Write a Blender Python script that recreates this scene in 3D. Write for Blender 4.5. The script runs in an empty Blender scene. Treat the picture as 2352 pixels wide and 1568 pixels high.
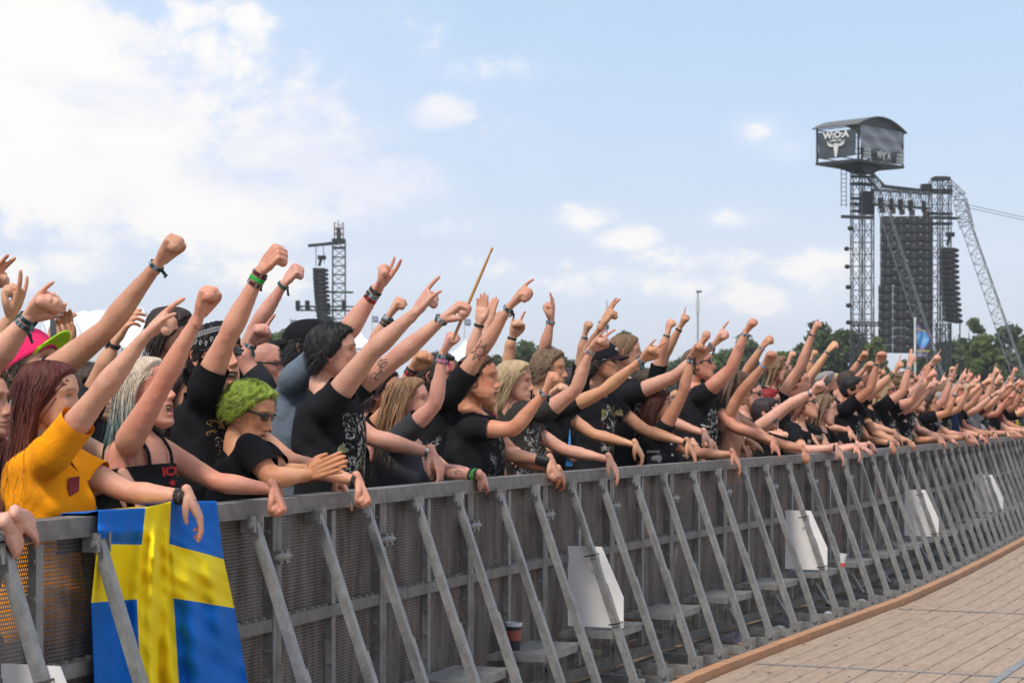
import bpy, math, random
import numpy as np
from mathutils import Vector, Matrix
from mathutils.bvhtree import BVHTree

scene = bpy.context.scene
COL = scene.collection
PI = math.pi
R = math.radians

# ------------------------------------------------------------------ camera
CAM_H = 1.52
cam_d = bpy.data.cameras.new("camera")
cam = bpy.data.objects.new("camera", cam_d)
COL.objects.link(cam)
cam.location = (0, 0, CAM_H)
cam.rotation_euler = (R(90), 0, 0)
cam_d.sensor_width = 36
cam_d.lens = 70.3
cam_d.shift_y = 0.069
cam_d.clip_end = 6000
cam_d.dof.use_dof = True
cam_d.dof.focus_distance = 8.6
cam_d.dof.aperture_fstop = 9.0
scene.camera = cam
FP = 4594.0                      # focal length in pixels of a 2352 px wide picture


def at(x, y, Y):
    """point seen at pixel x, y (2352 px wide picture) at distance Y"""
    return np.array([(x - 1176) / FP * Y, Y, CAM_H - (y - 946) / FP * Y])


# ------------------------------------------------------------------ sun, view
SUN_EL, SUN_AZ = 54, 214         # azimuth clockwise from +Y
sd = bpy.data.lights.new("sun", 'SUN')
sd.energy = 2.9
sd.angle = R(10)
sd.color = (1.0, 0.95, 0.87)
sun = bpy.data.objects.new("sun", sd)
COL.objects.link(sun)
sv = Vector((math.sin(R(SUN_AZ)) * math.cos(R(SUN_EL)), math.cos(R(SUN_AZ)) * math.cos(R(SUN_EL)), math.sin(R(SUN_EL))))
sun.rotation_euler = sv.to_track_quat('Z', 'Y').to_euler()
vs = scene.view_settings
scene.display_settings.display_device = 'sRGB'
vs.view_transform = 'Standard'
vs.look = 'None'
vs.exposure = 0.25
vs.gamma = 1.0
vs.use_curve_mapping = False
scene.render.engine = 'CYCLES'
scene.cycles.max_bounces = 6
scene.cycles.transparent_max_bounces = 12
scene.cycles.diffuse_bounces = 3

# ------------------------------------------------------------------ world: sky with cumulus clouds
world = bpy.data.worlds.new("World")
scene.world = world
world.use_nodes = True
nt = world.node_tree
nt.nodes.clear()


class NT:
    def __init__(s, nt):
        s.nt = nt

    def n(s, t, **k):
        nd = s.nt.nodes.new(t)
        for a, b in k.items():
            setattr(nd, a, b)
        return nd

    def put(s, sock, v):
        if isinstance(v, bpy.types.NodeSocket):
            s.nt.links.new(v, sock)
        elif v is not None:
            sock.default_value = v

    def m(s, op, a, b=None, c=None, clamp=False):
        nd = s.n('ShaderNodeMath', operation=op)
        nd.use_clamp = clamp
        s.put(nd.inputs[0], a)
        if b is not None: s.put(nd.inputs[1], b)
        if c is not None: s.put(nd.inputs[2], c)
        return nd.outputs[0]

    def ss(s, v, lo, hi):
        nd = s.n('ShaderNodeMapRange', interpolation_type='SMOOTHSTEP')
        s.put(nd.inputs[0], v)
        s.put(nd.inputs[1], lo)
        s.put(nd.inputs[2], hi)
        return nd.outputs[0]

    def mix(s, f, a, b, mode='MIX'):
        nd = s.n('ShaderNodeMix', data_type='RGBA', blend_type=mode)
        s.put(nd.inputs[0], f)
        s.put(nd.inputs[6], a if isinstance(a, bpy.types.NodeSocket) else (*a, 1))
        s.put(nd.inputs[7], b if isinstance(b, bpy.types.NodeSocket) else (*b, 1))
        return nd.outputs[2]

    def noise(s, vec, scale, detail=3, rough=.5, out=0, dist=0):
        nd = s.n('ShaderNodeTexNoise')
        s.put(nd.inputs['Vector'], vec)
        s.put(nd.inputs['Scale'], scale)
        nd.inputs['Detail'].default_value = detail
        nd.inputs['Roughness'].default_value = rough
        nd.inputs['Distortion'].default_value = dist
        return nd.outputs[out]

    def vec(s, x, y, z):
        nd = s.n('ShaderNodeCombineXYZ')
        s.put(nd.inputs[0], x); s.put(nd.inputs[1], y); s.put(nd.inputs[2], z)
        return nd.outputs[0]

    def sep(s, v):
        nd = s.n('ShaderNodeSeparateXYZ')
        s.put(nd.inputs[0], v)
        return nd.outputs


W = NT(nt)
tc = W.n('ShaderNodeTexCoord')
dx, dy, dz = W.sep(tc.outputs['Generated'])[:3]
az = W.m('ARCTAN2', dx, dy)
el = W.m('ARCSINE', dz)
sky = W.n('ShaderNodeTexSky', sky_type='NISHITA')
sky.sun_disc = False
sky.sun_elevation = R(SUN_EL)
sky.sun_rotation = R(SUN_AZ)
sky.air_density = 1.0
sky.dust_density = 2.0
sky.ozone_density = 1.0
# clouds live on azimuth / elevation; stretched sideways like real cumulus near the horizon
cv = W.vec(az, W.m('MULTIPLY', el, 1.35), 0.0)
big = W.noise(cv, 7.0, 9, .6, dist=.4)
fine = W.noise(cv, 20.0, 10, .66, dist=.2)
nz = W.m('ADD', W.m('MULTIPLY', W.m('SUBTRACT', big, .5), 2.0), W.m('MULTIPLY', W.m('SUBTRACT', fine, .5), 1.9))
blobs = [  # px, py, width, height, weight in the 2352 px picture
    (200, 260, 760, 300, .80), (170, 300, 560, 240, 1.05), (560, 480, 420, 130, .72), (60, 110, 420, 130, .95), (560, 340, 260, 130, .72), (330, 480, 480, 80, .62), (620, 200, 150, 70, .45),
    (1000, 262, 105, 55, .62), (860, 430, 230, 90, .68), (1040, 520, 160, 60, .42), (1745, 315, 85, 55, .66), (1800, 350, 70, 40, .6), (1340, 510, 90, 50, .62), (1440, 550, 120, 42, .6),
    (1690, 510, 105, 36, .58), (1850, 640, 150, 75, .55), (1760, 690, 190, 60, .6), (1450, 650, 330, 60, .58), (1560, 600, 240, 60, .5), (1300, 610, 70, 30, .5), (1060, 170, 260, 50, .38),
    (400, 60, 520, 120, .55), (800, 620, 700, 70, .42), (2250, 590, 260, 60, .3), (120, 620, 300, 60, .42)]
acc = None
for (bx, by, bw, bh, wt) in blobs:
    a0, e0 = (bx - 1176) / FP, (946 - by) / FP
    qa = W.m('POWER', W.m('ABSOLUTE', W.m('MULTIPLY', W.m('SUBTRACT', az, a0), FP / bw)), 2.0)
    qe = W.m('POWER', W.m('ABSOLUTE', W.m('MULTIPLY', W.m('SUBTRACT', el, e0), FP / bh)), 2.0)
    g = W.m('MULTIPLY', W.m('EXPONENT', W.m('MULTIPLY', W.m('ADD', qa, qe), -1.0)), wt)
    acc = g if acc is None else W.m('MAXIMUM', acc, g)
# away from the picture the same kind of broken cumulus goes on
outf = W.m('MAXIMUM', W.ss(W.m('ABSOLUTE', az), .28, .5), W.ss(el, .24, .4))
acc = W.m('ADD', acc, W.m('MULTIPLY', outf, .38))
dens = W.m('ADD', acc, W.m('MULTIPLY', nz, .70))
mask = W.ss(dens, .31, .60)
veil = W.ss(W.m('ADD', acc, W.m('MULTIPLY', nz, .3)), -.05, .9)
# cloud body shading: bright billows, lavender undersides
shn = W.noise(W.vec(az, W.m('MULTIPLY', el, 1.9), 3.1), 9.0, 8, .55, dist=.5)
bill = W.ss(W.m('ADD', W.m('MULTIPLY', W.m('MINIMUM', dens, .8), .35), W.m('MULTIPLY', shn, 1.2)), .54, .90)
ccol = W.mix(bill, (6.8, 7.2, 8.3), (8.9, 8.6, 8.3))
bluebase = W.mix(W.ss(el, 0.0, .22), (7.0, 7.5, 8.6), (4.9, 6.5, 8.8))
skyc = W.mix(.80, sky.outputs[0], bluebase)
skyc = W.mix(W.m('MULTIPLY', veil, .55), skyc, (7.6, 8.0, 9.0))
fin = W.mix(W.m('MULTIPLY', mask, .92), skyc, ccol)
bg = W.n('ShaderNodeBackground')
bg.inputs[1].default_value = 0.1
nt.links.new(fin, bg.inputs[0])
wo = W.n('ShaderNodeOutputWorld')
nt.links.new(bg.outputs[0], wo.inputs[0])

# ------------------------------------------------------------------ mesh helpers


def nrm(v):
    v = np.asarray(v, float)
    l = np.linalg.norm(v, axis=-1, keepdims=True)
    return v / np.maximum(l, 1e-12)


class Geo:
    """collects pieces (vertices, faces, colour, material slot) for ONE mesh"""

    def __init__(s):
        s.V, s.F, s.C, s.M, s.n, s.A = [], [], [], [], 0, []

    def add(s, V, F, c=(.5, .5, .5), mi=0, a=0.0):
        V = np.asarray(V, float).reshape(-1, 3)
        if isinstance(F, tuple):
            Fs = [f for f in F if len(f)]
        elif isinstance(F, np.ndarray):
            Fs = [F]
        else:
            by = {}
            for f in F:
                by.setdefault(len(f), []).append(f)
            Fs = [np.array(v) for v in by.values()]
        for f in Fs:
            s.F.append(f + s.n)
            s.M.append(np.full(len(f), mi))
        c = np.asarray(c, float)
        if c.ndim == 1:
            c = np.tile(c, (len(V), 1))
        s.C.append(c)
        a = np.asarray(a, float)
        s.A.append(np.full(len(V), float(a)) if a.ndim == 0 else a)
        s.V.append(V)
        s.n += len(V)
        return s

    def box(s, c, d, col=(.5, .5, .5), M=None, mi=0, bev=0):
        c = np.array(c, float); d = np.array(d, float) / 2
        V = np.array([[x, y, z] for x in (-1, 1) for y in (-1, 1) for z in (-1, 1)], float) * d
        F = np.array([[0, 1, 3, 2], [4, 6, 7, 5], [0, 4, 5, 1], [2, 3, 7, 6], [0, 2, 6, 4], [1, 5, 7, 3]])
        if M is not None:
            V = V @ np.asarray(M).T
        return s.add(V + c, F, col, mi)

    def bar(s, a, b, w, h=None, up=(0, 0, 1), col=(.5, .5, .5), mi=0):
        a = np.array(a, float); b = np.array(b, float); h = h or w
        t = nrm(b - a)
        sd_ = np.cross(t, np.array(up, float))
        if np.linalg.norm(sd_) < 1e-3: sd_ = np.cross(t, (1, 0, 0))
        sd_ = nrm(sd_); u = np.cross(sd_, t)
        M = np.column_stack([t, sd_, u])
        return s.box((a + b) / 2, (np.linalg.norm(b - a), w, h), col, M, mi)

    def build(s, name, mats, parent=None, smooth=False, loc=None, rz=0):
        V = np.concatenate(s.V)
        me = bpy.data.meshes.new(name)
        nl = sum(f.size for f in s.F); npg = sum(len(f) for f in s.F)
        me.vertices.add(len(V)); me.loops.add(nl); me.polygons.add(npg)
        me.vertices.foreach_set('co', V.astype('f').ravel())
        me.loops.foreach_set('vertex_index', np.concatenate([f.ravel() for f in s.F]).astype('i'))
        tot = np.concatenate([np.full(len(f), f.shape[1]) for f in s.F])
        st = np.concatenate([[0], np.cumsum(tot)[:-1]])
        me.polygons.foreach_set('loop_start', st.astype('i'))
        try:
            me.polygons.foreach_set('loop_total', tot.astype('i'))
        except Exception:
            pass
        me.polygons.foreach_set('material_index', np.concatenate(s.M).astype('i'))
        me.update(calc_edges=True)
        me.validate()
        if len(me.vertices) == len(V):
            ca = me.color_attributes.new('Col', 'FLOAT_COLOR', 'POINT')
            C4 = np.ones((len(V), 4), 'f'); C4[:, :3] = np.concatenate(s.C)
            ca.data.foreach_set('color', C4.ravel())
            A = np.concatenate(s.A)
            if A.any():
                at_ = me.attributes.new('ink', 'FLOAT', 'POINT')
                at_.data.foreach_set('value', A.astype('f'))
        me.polygons.foreach_set('use_smooth', np.full(len(me.polygons), bool(smooth)))
        for m_ in (mats if isinstance(mats, (list, tuple)) else [mats]):
            me.materials.append(m_)
        o = bpy.data.objects.new(name, me)
        COL.objects.link(o)
        if parent is not None: o.parent = parent
        if loc is not None: o.location = loc
        if rz: o.rotation_euler.z = rz
        return o


def catmull(P, n):
    """resample rows of P (any width) to n rows with a Catmull-Rom curve"""
    P = np.asarray(P, float)
    Q = np.vstack([2 * P[0] - P[1], P, 2 * P[-1] - P[-2]])
    t = np.linspace(0, len(P) - 1 - 1e-6, n)
    i = t.astype(int); f = (t - i)[:, None]
    p0, p1, p2, p3 = Q[i], Q[i + 1], Q[i + 2], Q[i + 3]
    return .5 * ((2 * p1) + (-p0 + p2) * f + (2 * p0 - 5 * p1 + 4 * p2 - p3) * f ** 2 + (-p0 + 3 * p1 - 3 * p2 + p3) * f ** 3)


def tube(P, rad, lat=(0, 1, 0), seg=12, res=None, caps=True, rnd=True):
    """closed tube through P; rad = rows of (radius along lat, radius across)"""
    P = np.asarray(P, float)
    rad = np.asarray(rad, float)
    if rad.ndim == 0: rad = np.full((len(P), 2), float(rad))
    if rad.ndim == 1: rad = np.column_stack([rad, rad])
    if res:
        Q = catmull(np.hstack([P, rad]), res)
        P, rad = Q[:, :3], np.maximum(Q[:, 3:], 1e-4)
    T = nrm(np.gradient(P, axis=0))
    if rnd:
        a, b = P[0], P[-1]
        ra, rb = rad[0], rad[-1]
        Pa = [a - T[0] * ra.min() * k for k in (.9, .6)]; Ra = [ra * .42, ra * .8]
        Pb = [b + T[-1] * rb.min() * k for k in (.6, .9)]; Rb = [rb * .8, rb * .42]
        P = np.vstack([Pa, P, Pb]); rad = np.vstack([Ra, rad, Rb])
        T = np.vstack([T[0], T[0], T, T[-1], T[-1]])
    lat = np.asarray(lat, float)
    L = np.tile(lat, (len(P), 1)) if lat.ndim == 1 else lat
    A = L - (L * T).sum(1, keepdims=True) * T
    bad = np.linalg.norm(A, axis=1) < 1e-3
    A[bad] = np.cross(T[bad], (0.3, 0.2, 1))
    A = nrm(A)
    B = np.cross(T, A)
    th = np.linspace(0, 2 * PI, seg, endpoint=False)
    V = (P[:, None] + A[:, None] * (np.cos(th)[None, :, None] * rad[:, 0][:, None, None])
         + B[:, None] * (np.sin(th)[None, :, None] * rad[:, 1][:, None, None])).reshape(-1, 3)
    n = len(P)
    i = np.arange(n - 1)[:, None] * seg; j = np.arange(seg)[None]
    j2 = (j + 1) % seg
    Fq = np.stack([i + j, i + j2, i + seg + j2, i + seg + j], -1).reshape(-1, 4)
    if caps:
        V = np.vstack([V, P[0], P[-1]])
        c0 = n * seg
        k = np.arange(seg); k2 = (k + 1) % seg
        Ft = np.vstack([np.column_stack([k2, k, np.full(seg, c0)]),
                        np.column_stack([k + (n - 1) * seg, k2 + (n - 1) * seg, np.full(seg, c0 + 1)])])
        return V, (Fq, Ft)
    return V, (Fq,)


def ellipsoid(c, r, M=None, nu=14, nv=9):
    th = np.linspace(0, PI, nv)[1:-1]; ph = np.linspace(0, 2 * PI, nu, endpoint=False)
    V = np.array([[math.sin(t) * math.cos(p), math.sin(t) * math.sin(p), math.cos(t)] for t in th for p in ph])
    V = np.vstack([V, [0, 0, 1], [0, 0, -1]]) * np.asarray(r, float)
    if M is not None: V = V @ np.asarray(M).T
    n = nv - 2
    Fq = [[i * nu + j, (i + 1) * nu + j, (i + 1) * nu + (j + 1) % nu, i * nu + (j + 1) % nu] for i in range(n - 1) for j in range(nu)]
    Ft = [[n * nu, j, (j + 1) % nu] for j in range(nu)] + [[n * nu + 1, (n - 1) * nu + (j + 1) % nu, (n - 1) * nu + j] for j in range(nu)]
    return V + np.asarray(c, float), (np.array(Fq), np.array(Ft))


def remesh_batch(jobs):
    """jobs: (V, Fgroups, voxel, smooth iterations) -> list of (V, Fgroups), united into one skin each"""
    obs = []
    for V, F, vox, it in jobs:
        g = Geo(); g.add(V, F)
        o = g.build('tmp', [])
        md = o.modifiers.new('r', 'REMESH'); md.mode = 'VOXEL'; md.voxel_size = vox
        md = o.modifiers.new('s', 'SMOOTH'); md.factor = .5; md.iterations = it
        obs.append(o)
    dg = bpy.context.evaluated_depsgraph_get()
    dg.update()
    out = []
    for o in obs:
        e = o.evaluated_get(dg)
        me = e.to_mesh()
        V = np.empty(len(me.vertices) * 3, 'f'); me.vertices.foreach_get('co', V)
        L = np.empty(len(me.loops), 'i'); me.loops.foreach_get('vertex_index', L)
        st = np.empty(len(me.polygons), 'i'); me.polygons.foreach_get('loop_start', st)
        to = np.empty(len(me.polygons), 'i'); me.polygons.foreach_get('loop_total', to)
        q = st[to == 4][:, None] + np.arange(4); t = st[to == 3][:, None] + np.arange(3)
        out.append((V.reshape(-1, 3).astype(float), (L[q], L[t])))
        e.to_mesh_clear()
    for o in obs:
        m_ = o.data
        bpy.data.objects.remove(o)
        bpy.data.meshes.remove(m_)
    return out


def join(parts):
    V, Q, T, n = [], [], [], 0
    for v, f in parts:
        for g in f:
            if len(g):
                (Q if g.shape[1] == 4 else T).append(g + n)
        V.append(v); n += len(v)
    return np.concatenate(V), (np.concatenate(Q) if Q else np.zeros((0, 4), int), np.concatenate(T) if T else np.zeros((0, 3), int))


def tag(o, label=None, cat=None, group=None, kind=None):
    if label: o['label'] = label
    if cat: o['category'] = cat
    if group: o['group'] = group
    if kind: o['kind'] = kind
    return o


def empty(name, loc=(0, 0, 0), rz=0):
    o = bpy.data.objects.new(name, None)
    o.empty_display_size = .1
    COL.objects.link(o)
    o.location = loc
    o.rotation_euler.z = rz
    return o


# ------------------------------------------------------------------ materials
def mat(name):
    m_ = bpy.data.materials.new(name)
    m_.use_nodes = True
    n = NT(m_.node_tree)
    p = m_.node_tree.nodes['Principled BSDF']
    return m_, n, p


def attr(n, name='Col', out=0):
    a = n.n('ShaderNodeAttribute'); a.attribute_name = name
    return a.outputs[out]


def bump(n, p, h, strength=.3, dist=.002):
    b = n.n('ShaderNodeBump')
    b.inputs['Strength'].default_value = strength
    b.inputs['Distance'].default_value = dist
    n.put(b.inputs['Height'], h)
    n.put(p.inputs['Normal'], b.outputs[0])


def oc(n):
    return n.n('ShaderNodeTexCoord').outputs['Object']


def mat_skin():
    m_, n, p = mat('skin')
    c = attr(n)
    v = oc(n)
    blo = n.noise(v, 22, 4, .6)
    c = n.mix(n.m('MULTIPLY', n.ss(blo, .42, .72), .5), c, (.48, .19, .13))
    c = n.mix(n.m('MULTIPLY', n.ss(n.noise(v, 11, 4), .45, .75), .35), c, (.78, .54, .38))
    sp = n.ss(n.noise(v, 260, 2), .68, .78)
    c = n.mix(n.m('MULTIPLY', sp, .25), c, (.25, .11, .07))
    c = n.mix(1.0, c, (1.03, .87, .77), 'MULTIPLY')
    n.put(p.inputs['Base Color'], c)
    p.inputs['Roughness'].default_value = .46
    p.inputs['Specular IOR Level'].default_value = .35
    p.inputs['Subsurface Weight'].default_value = .12
    p.inputs['Subsurface Radius'].default_value = (.9, .35, .2)
    p.inputs['Subsurface Scale'].default_value = .012
    bump(n, p, n.m('ADD', n.noise(v, 420, 3), n.m('MULTIPLY', n.noise(v, 60, 4, .6, dist=1.0), 3.0)), .45, .0016)
    return m_


def mat_cloth():
    m_, n, p = mat('cotton')
    c = attr(n)
    v = oc(n)
    ink = attr(n, 'ink', 2)
    a = n.noise(v, 24, 5, .65, dist=1.2)
    b = n.noise(v, 60, 3, .6, dist=.6)
    mk = n.m('MULTIPLY', n.ss(n.m('ADD', ink, n.m('MULTIPLY', n.noise(v, 11, 2), .9)), .95, 1.15), n.ss(n.m('ADD', a, n.m('MULTIPLY', b, .35)), .69, .76))
    hue = n.noise(v, 7, 2)
    inkc = n.mix(n.ss(hue, .42, .60), (.42, .41, .38), (.33, .28, .10))
    inkc = n.mix(n.ss(n.noise(v, 9, 2, out=0, dist=2), .60, .64), inkc, (.36, .03, .02))
    c = n.mix(n.m('MULTIPLY', n.ss(n.noise(v, 5, 4), .4, .75), .10), c, n.mix(.9, c, (.09, .09, .10)))
    c = n.mix(mk, c, inkc)
    n.put(p.inputs['Base Color'], c)
    p.inputs['Roughness'].default_value = .9
    p.inputs['Specular IOR Level'].default_value = .10
    fold = n.noise(v, 9, 3, .45, dist=1.6)
    bump(n, p, n.m('ADD', n.m('MULTIPLY', fold, 8.0), n.noise(v, 900, 2)), .5, .004)
    return m_


def mat_attr(name, rough, bscale=None, bstr=.3, bdist=.002, spec=.5, metal=0, vary=.25):
    m_, n, p = mat(name)
    v = oc(n)
    c = attr(n)
    if vary:
        c = n.mix(n.m('MULTIPLY', n.ss(n.noise(v, (bscale or 60) * .2, 4), .35, .75), vary), c, n.mix(.6, c, (.02, .02, .02)))
    n.put(p.inputs['Base Color'], c)
    p.inputs['Roughness'].default_value = rough
    p.inputs['Specular IOR Level'].default_value = spec
    p.inputs['Metallic'].default_value = metal
    if bscale: bump(n, p, n.noise(v, bscale, 3), bstr, bdist)
    return m_


def mat_galv():
    m_, n, p = mat('galvanised_steel')
    v = oc(n)
    a = n.noise(v, 14, 6, .65)
    c = n.mix(n.ss(a, .3, .7), (.15, .148, .142), (.28, .275, .265))
    sp = n.n('ShaderNodeTexVoronoi'); sp.inputs['Scale'].default_value = 90; n.put(sp.inputs['Vector'], v)
    c = n.mix(.18, c, n.mix(n.m('MULTIPLY', sp.outputs[0], 1.0), (.18, .18, .19), (.5, .5, .5)))
    r_ = n.ss(n.noise(v, 4, 5, .7), .58, .72)
    c = n.mix(n.m('MULTIPLY', r_, .35), c, (.16, .10, .07))
    n.put(p.inputs['Base Color'], c)
    p.inputs['Metallic'].default_value = .35
    n.put(p.inputs['Roughness'], n.m('ADD', n.m('MULTIPLY', a, .3), .38))
    bump(n, p, n.noise(v, 120, 3), .25, .002)
    return m_


def mat_darksteel():
    m_, n, p = mat('weathered_steel')
    v = oc(n)
    a = n.noise(v, 9, 6, .65)
    c = n.mix(n.ss(a, .3, .7), (.12, .115, .11), (.24, .23, .22))
    c = n.mix(n.m('MULTIPLY', n.ss(n.noise(v, 6, 6, .7), .55, .7), .5), c, (.12, .075, .055))
    n.put(p.inputs['Base Color'], c)
    p.inputs['Metallic'].default_value = .3
    n.put(p.inputs['Roughness'], n.m('ADD', n.m('MULTIPLY', a, .3), .42))
    bump(n, p, n.noise(v, 120, 3), .3, .002)
    return m_


def mat_perf():
    """perforated steel sheet: rows of upright slots punched through, staggered"""
    m_, n, p = mat('perforated_sheet')
    v = oc(n)
    x, y, z = n.sep(v)[:3]
    px, pz = .0095, .0125
    row = n.m('FLOOR', n.m('DIVIDE', z, pz))
    off = n.m('MULTIPLY', n.m('MODULO', n.m('ABSOLUTE', row), 2.0), .5)
    fx = n.m('ABSOLUTE', n.m('SUBTRACT', n.m('FRACT', n.m('ADD', n.m('DIVIDE', x, px), off)), .5))
    fz = n.m('ABSOLUTE', n.m('SUBTRACT', n.m('FRACT', n.m('DIVIDE', z, pz)), .5))
    hole = n.m('MULTIPLY', n.m('LESS_THAN', fx, .21), n.m('LESS_THAN', fz, .31))
    inf = n.n('ShaderNodeObjectInfo').outputs['Random']
    wv = n.n('ShaderNodeVectorMath', operation='ADD')
    n.put(wv.inputs[0], v); n.put(wv.inputs[1], n.vec(n.m('MULTIPLY', inf, 40.0), 0.0, 0.0))
    st = n.n('ShaderNodeMapping'); st.inputs['Scale'].default_value = (7, 1, 1.2)
    n.put(st.inputs[0], wv.outputs[0])
    a = n.noise(st.outputs[0], 1.6, 6, .65)
    c = n.mix(n.ss(a, .35, .65), (.085, .070, .062), (.21, .183, .168))
    c = n.mix(n.m('MULTIPLY', n.ss(n.noise(st.outputs[0], 2.3, 5, .7, dist=.5), .56, .66), .55), c, (.13, .07, .045))
    n.put(p.inputs['Base Color'], c)
    p.inputs['Roughness'].default_value = .6
    p.inputs['Metallic'].default_value = .25
    n.put(p.inputs['Alpha'], n.m('SUBTRACT', 1.0, hole))
    return m_


def mat_wood(name, c1, c2, sx=1.0):
    m_, n, p = mat(name)
    v = oc(n)
    inf = n.n('ShaderNodeObjectInfo').outputs['Random']
    mp = n.n('ShaderNodeMapping'); mp.inputs['Scale'].default_value = (1.2, 14, 14)
    n.put(mp.inputs['Location'], n.vec(n.m('MULTIPLY', inf, 30.0), n.m('MULTIPLY', inf, 7.0), 0.0))
    n.put(mp.inputs[0], v)
    g = n.noise(mp.outputs[0], 3.0, 6, .65)
    c = n.mix(n.ss(g, .3, .7), c1, c2)
    d = n.noise(v, 2.2, 5, .65)
    c = n.mix(n.m('MULTIPLY', n.ss(d, .42, .7), .5), c, (.24, .17, .12))
    c = n.mix(n.m('MULTIPLY', inf, .22), c, (.36, .28, .2))
    n.put(p.inputs['Base Color'], c)
    p.inputs['Roughness'].default_value = .75
    bump(n, p, g, .4, .004)
    return m_


def mat_leaf():
    m_, n, p = mat('leaves')
    v = oc(n)
    c = attr(n)
    c = n.mix(n.ss(n.noise(v, .9, 4), .3, .7), c, n.mix(.5, c, (.13, .17, .05)))
    n.put(p.inputs['Base Color'], c)
    p.inputs['Roughness'].default_value = .6
    p.inputs['Specular IOR Level'].default_value = .2
    tr = n.n('ShaderNodeBsdfTranslucent'); n.put(tr.inputs[0], n.mix(1.0, c, (1.0, 1.1, .7), 'MULTIPLY'))
    mx = n.n('ShaderNodeMixShader'); mx.inputs[0].default_value = .42
    n.put(mx.inputs[1], p.outputs[0]); n.put(mx.inputs[2], tr.outputs[0])
    n.put(m_.node_tree.nodes['Material Output'].inputs[0], mx.outputs[0])
    return m_


M = dict(
    skin=mat_skin(), cloth=mat_cloth(), galv=mat_galv(), dark=mat_darksteel(), perf=mat_perf(), leaf=mat_leaf(),
    hair=mat_attr('hair', .55, 300, .4, .002, .22, vary=.3),
    gloss=mat_attr('gloss', .12, None, spec=.6, vary=0),
    matte=mat_attr('matte', .7, 90, .25, .002, .3),
    plastic=mat_attr('plastic', .35, 60, .1, .001, .5, vary=.12),
    leather=mat_attr('leather', .45, 200, .4, .002, .5),
    band=mat_attr('woven_band', .8, 600, .5, .002, .3, vary=.1),
    satin=mat_attr('satin_flag', .42, 45, .5, .004, .45, vary=.12),
    print=mat_attr('printed_ink', .7, None, spec=.2, vary=.1),
    metal=mat_attr('shiny_metal', .3, None, metal=.9, vary=0),
    deck=mat_wood('deck_plank', (.26, .18, .128), (.38, .27, .195)),
    beam=mat_wood('rusty_beam', (.38, .17, .08), (.50, .26, .13)),
    tent=mat_attr('tent_canvas', .6, 4, .2, .05, .3, vary=.06),
    truss=mat_attr('truss_paint', .5, 8, .1, .01, .4, vary=.2),
)
# ------------------------------------------------------------------ fence line (from above): Y, X
FL = np.array([(3.2, -2.42), (4.0, -2.15), (5.5, -1.58), (6.27, -1.30), (7.02, -1.035), (8.29, -.63), (9.64, -.165), (10.46, .14), (11.6, .60), (12.8, 1.12),
               (15.2, 2.20), (16.8, 2.90), (20.5, 4.34), (25, 6.02), (32, 8.6), (42, 12.3), (55, 17.2)])
_d = catmull(FL[:, ::-1], 2000)
_s = np.concatenate([[0], np.cumsum(np.linalg.norm(np.diff(_d, axis=0), axis=1))])


def fence(s):
    return np.array([np.interp(s, _s, _d[:, 0]), np.interp(s, _s, _d[:, 1])])


U = np.array([.3657, .9307, 0.])      # along the fence, away from the camera
N = np.array([.9307, -.3657, 0.])     # towards the stage
UPV = np.array([0, 0, 1.])


def project(p):
    return 1176 + FP * p[0] / p[1], 946 - FP * (p[2] - CAM_H) / p[1]


# ------------------------------------------------------------------ ground, deck
g = Geo()
g.add([(-700, -60, -.06), (700, -60, -.06), (700, 1400, -.06), (-700, 1400, -.06)], np.array([[0, 1, 2, 3]]))


def mat_ground():
    m_, n, p = mat('trampled_grass')
    v = oc(n)
    a = n.noise(v, .35, 8, .65)
    c = n.mix(n.ss(a, .4, .65), (.055, .075, .025), (.16, .13, .085))
    c = n.mix(n.m('MULTIPLY', n.ss(n.noise(v, 12, 4), .5, .8), .5), c, (.20, .19, .09))
    n.put(p.inputs['Base Color'], c)
    p.inputs['Roughness'].default_value = .95
    bump(n, p, n.noise(v, 25, 5), .6, .03)
    return m_


tag(g.build('ground', mat_ground()), kind='structure')

# deck in front of the barrier: a base sheet and single planks on it
pts_in, pts_out = [], []
for s in np.arange(0, 52, 1.0):
    f = fence(s)
    t = fence(s + .1) - fence(s - .1); t /= np.linalg.norm(t)
    nn = np.array([t[1], -t[0]])
    pts_in.append((*(f - nn * .25), -.035)); pts_out.append((*(f + nn * 9.0), -.035))
Vd = pts_in + pts_out
k = len(pts_in)
g = Geo(); g.add(Vd, [(i, i + k, i + k + 1, i + 1) for i in range(k - 1)])
deck = tag(g.build('deck', mat_wood('deck_board', (.22, .15, .10), (.33, .23, .155))), kind='structure')

rnd = random.Random(5)
PW = .148
plank_cache = {}


def plank_mesh(L):
    L = round(L, 2)
    if L not in plank_cache:
        b = .0034
        g = Geo()
        x0, x1, y0, y1 = b, L - b, b, PW - b
        V = [(x0, y0, 0), (x1, y0, 0), (x1, y1, 0), (x0, y1, 0), (x0, y0, .028), (x1, y0, .028), (x1, y1, .028), (x0, y1, .028),
             (x0 + .004, y0 + .004, .032), (x1 - .004, y0 + .004, .032), (x1 - .004, y1 - .004, .032), (x0 + .004, y1 - .004, .032)]
        F = [(0, 1, 5, 4), (1, 2, 6, 5), (2, 3, 7, 6), (3, 0, 4, 7), (4, 5, 9, 8), (5, 6, 10, 9), (6, 7, 11, 10), (7, 4, 8, 11), (8, 9, 10, 11)]
        g.add(V, F)
        o = g.build('plank', M['deck'])
        plank_cache[L] = o.data
        bpy.data.objects.remove(o)
    return plank_cache[L]


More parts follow.
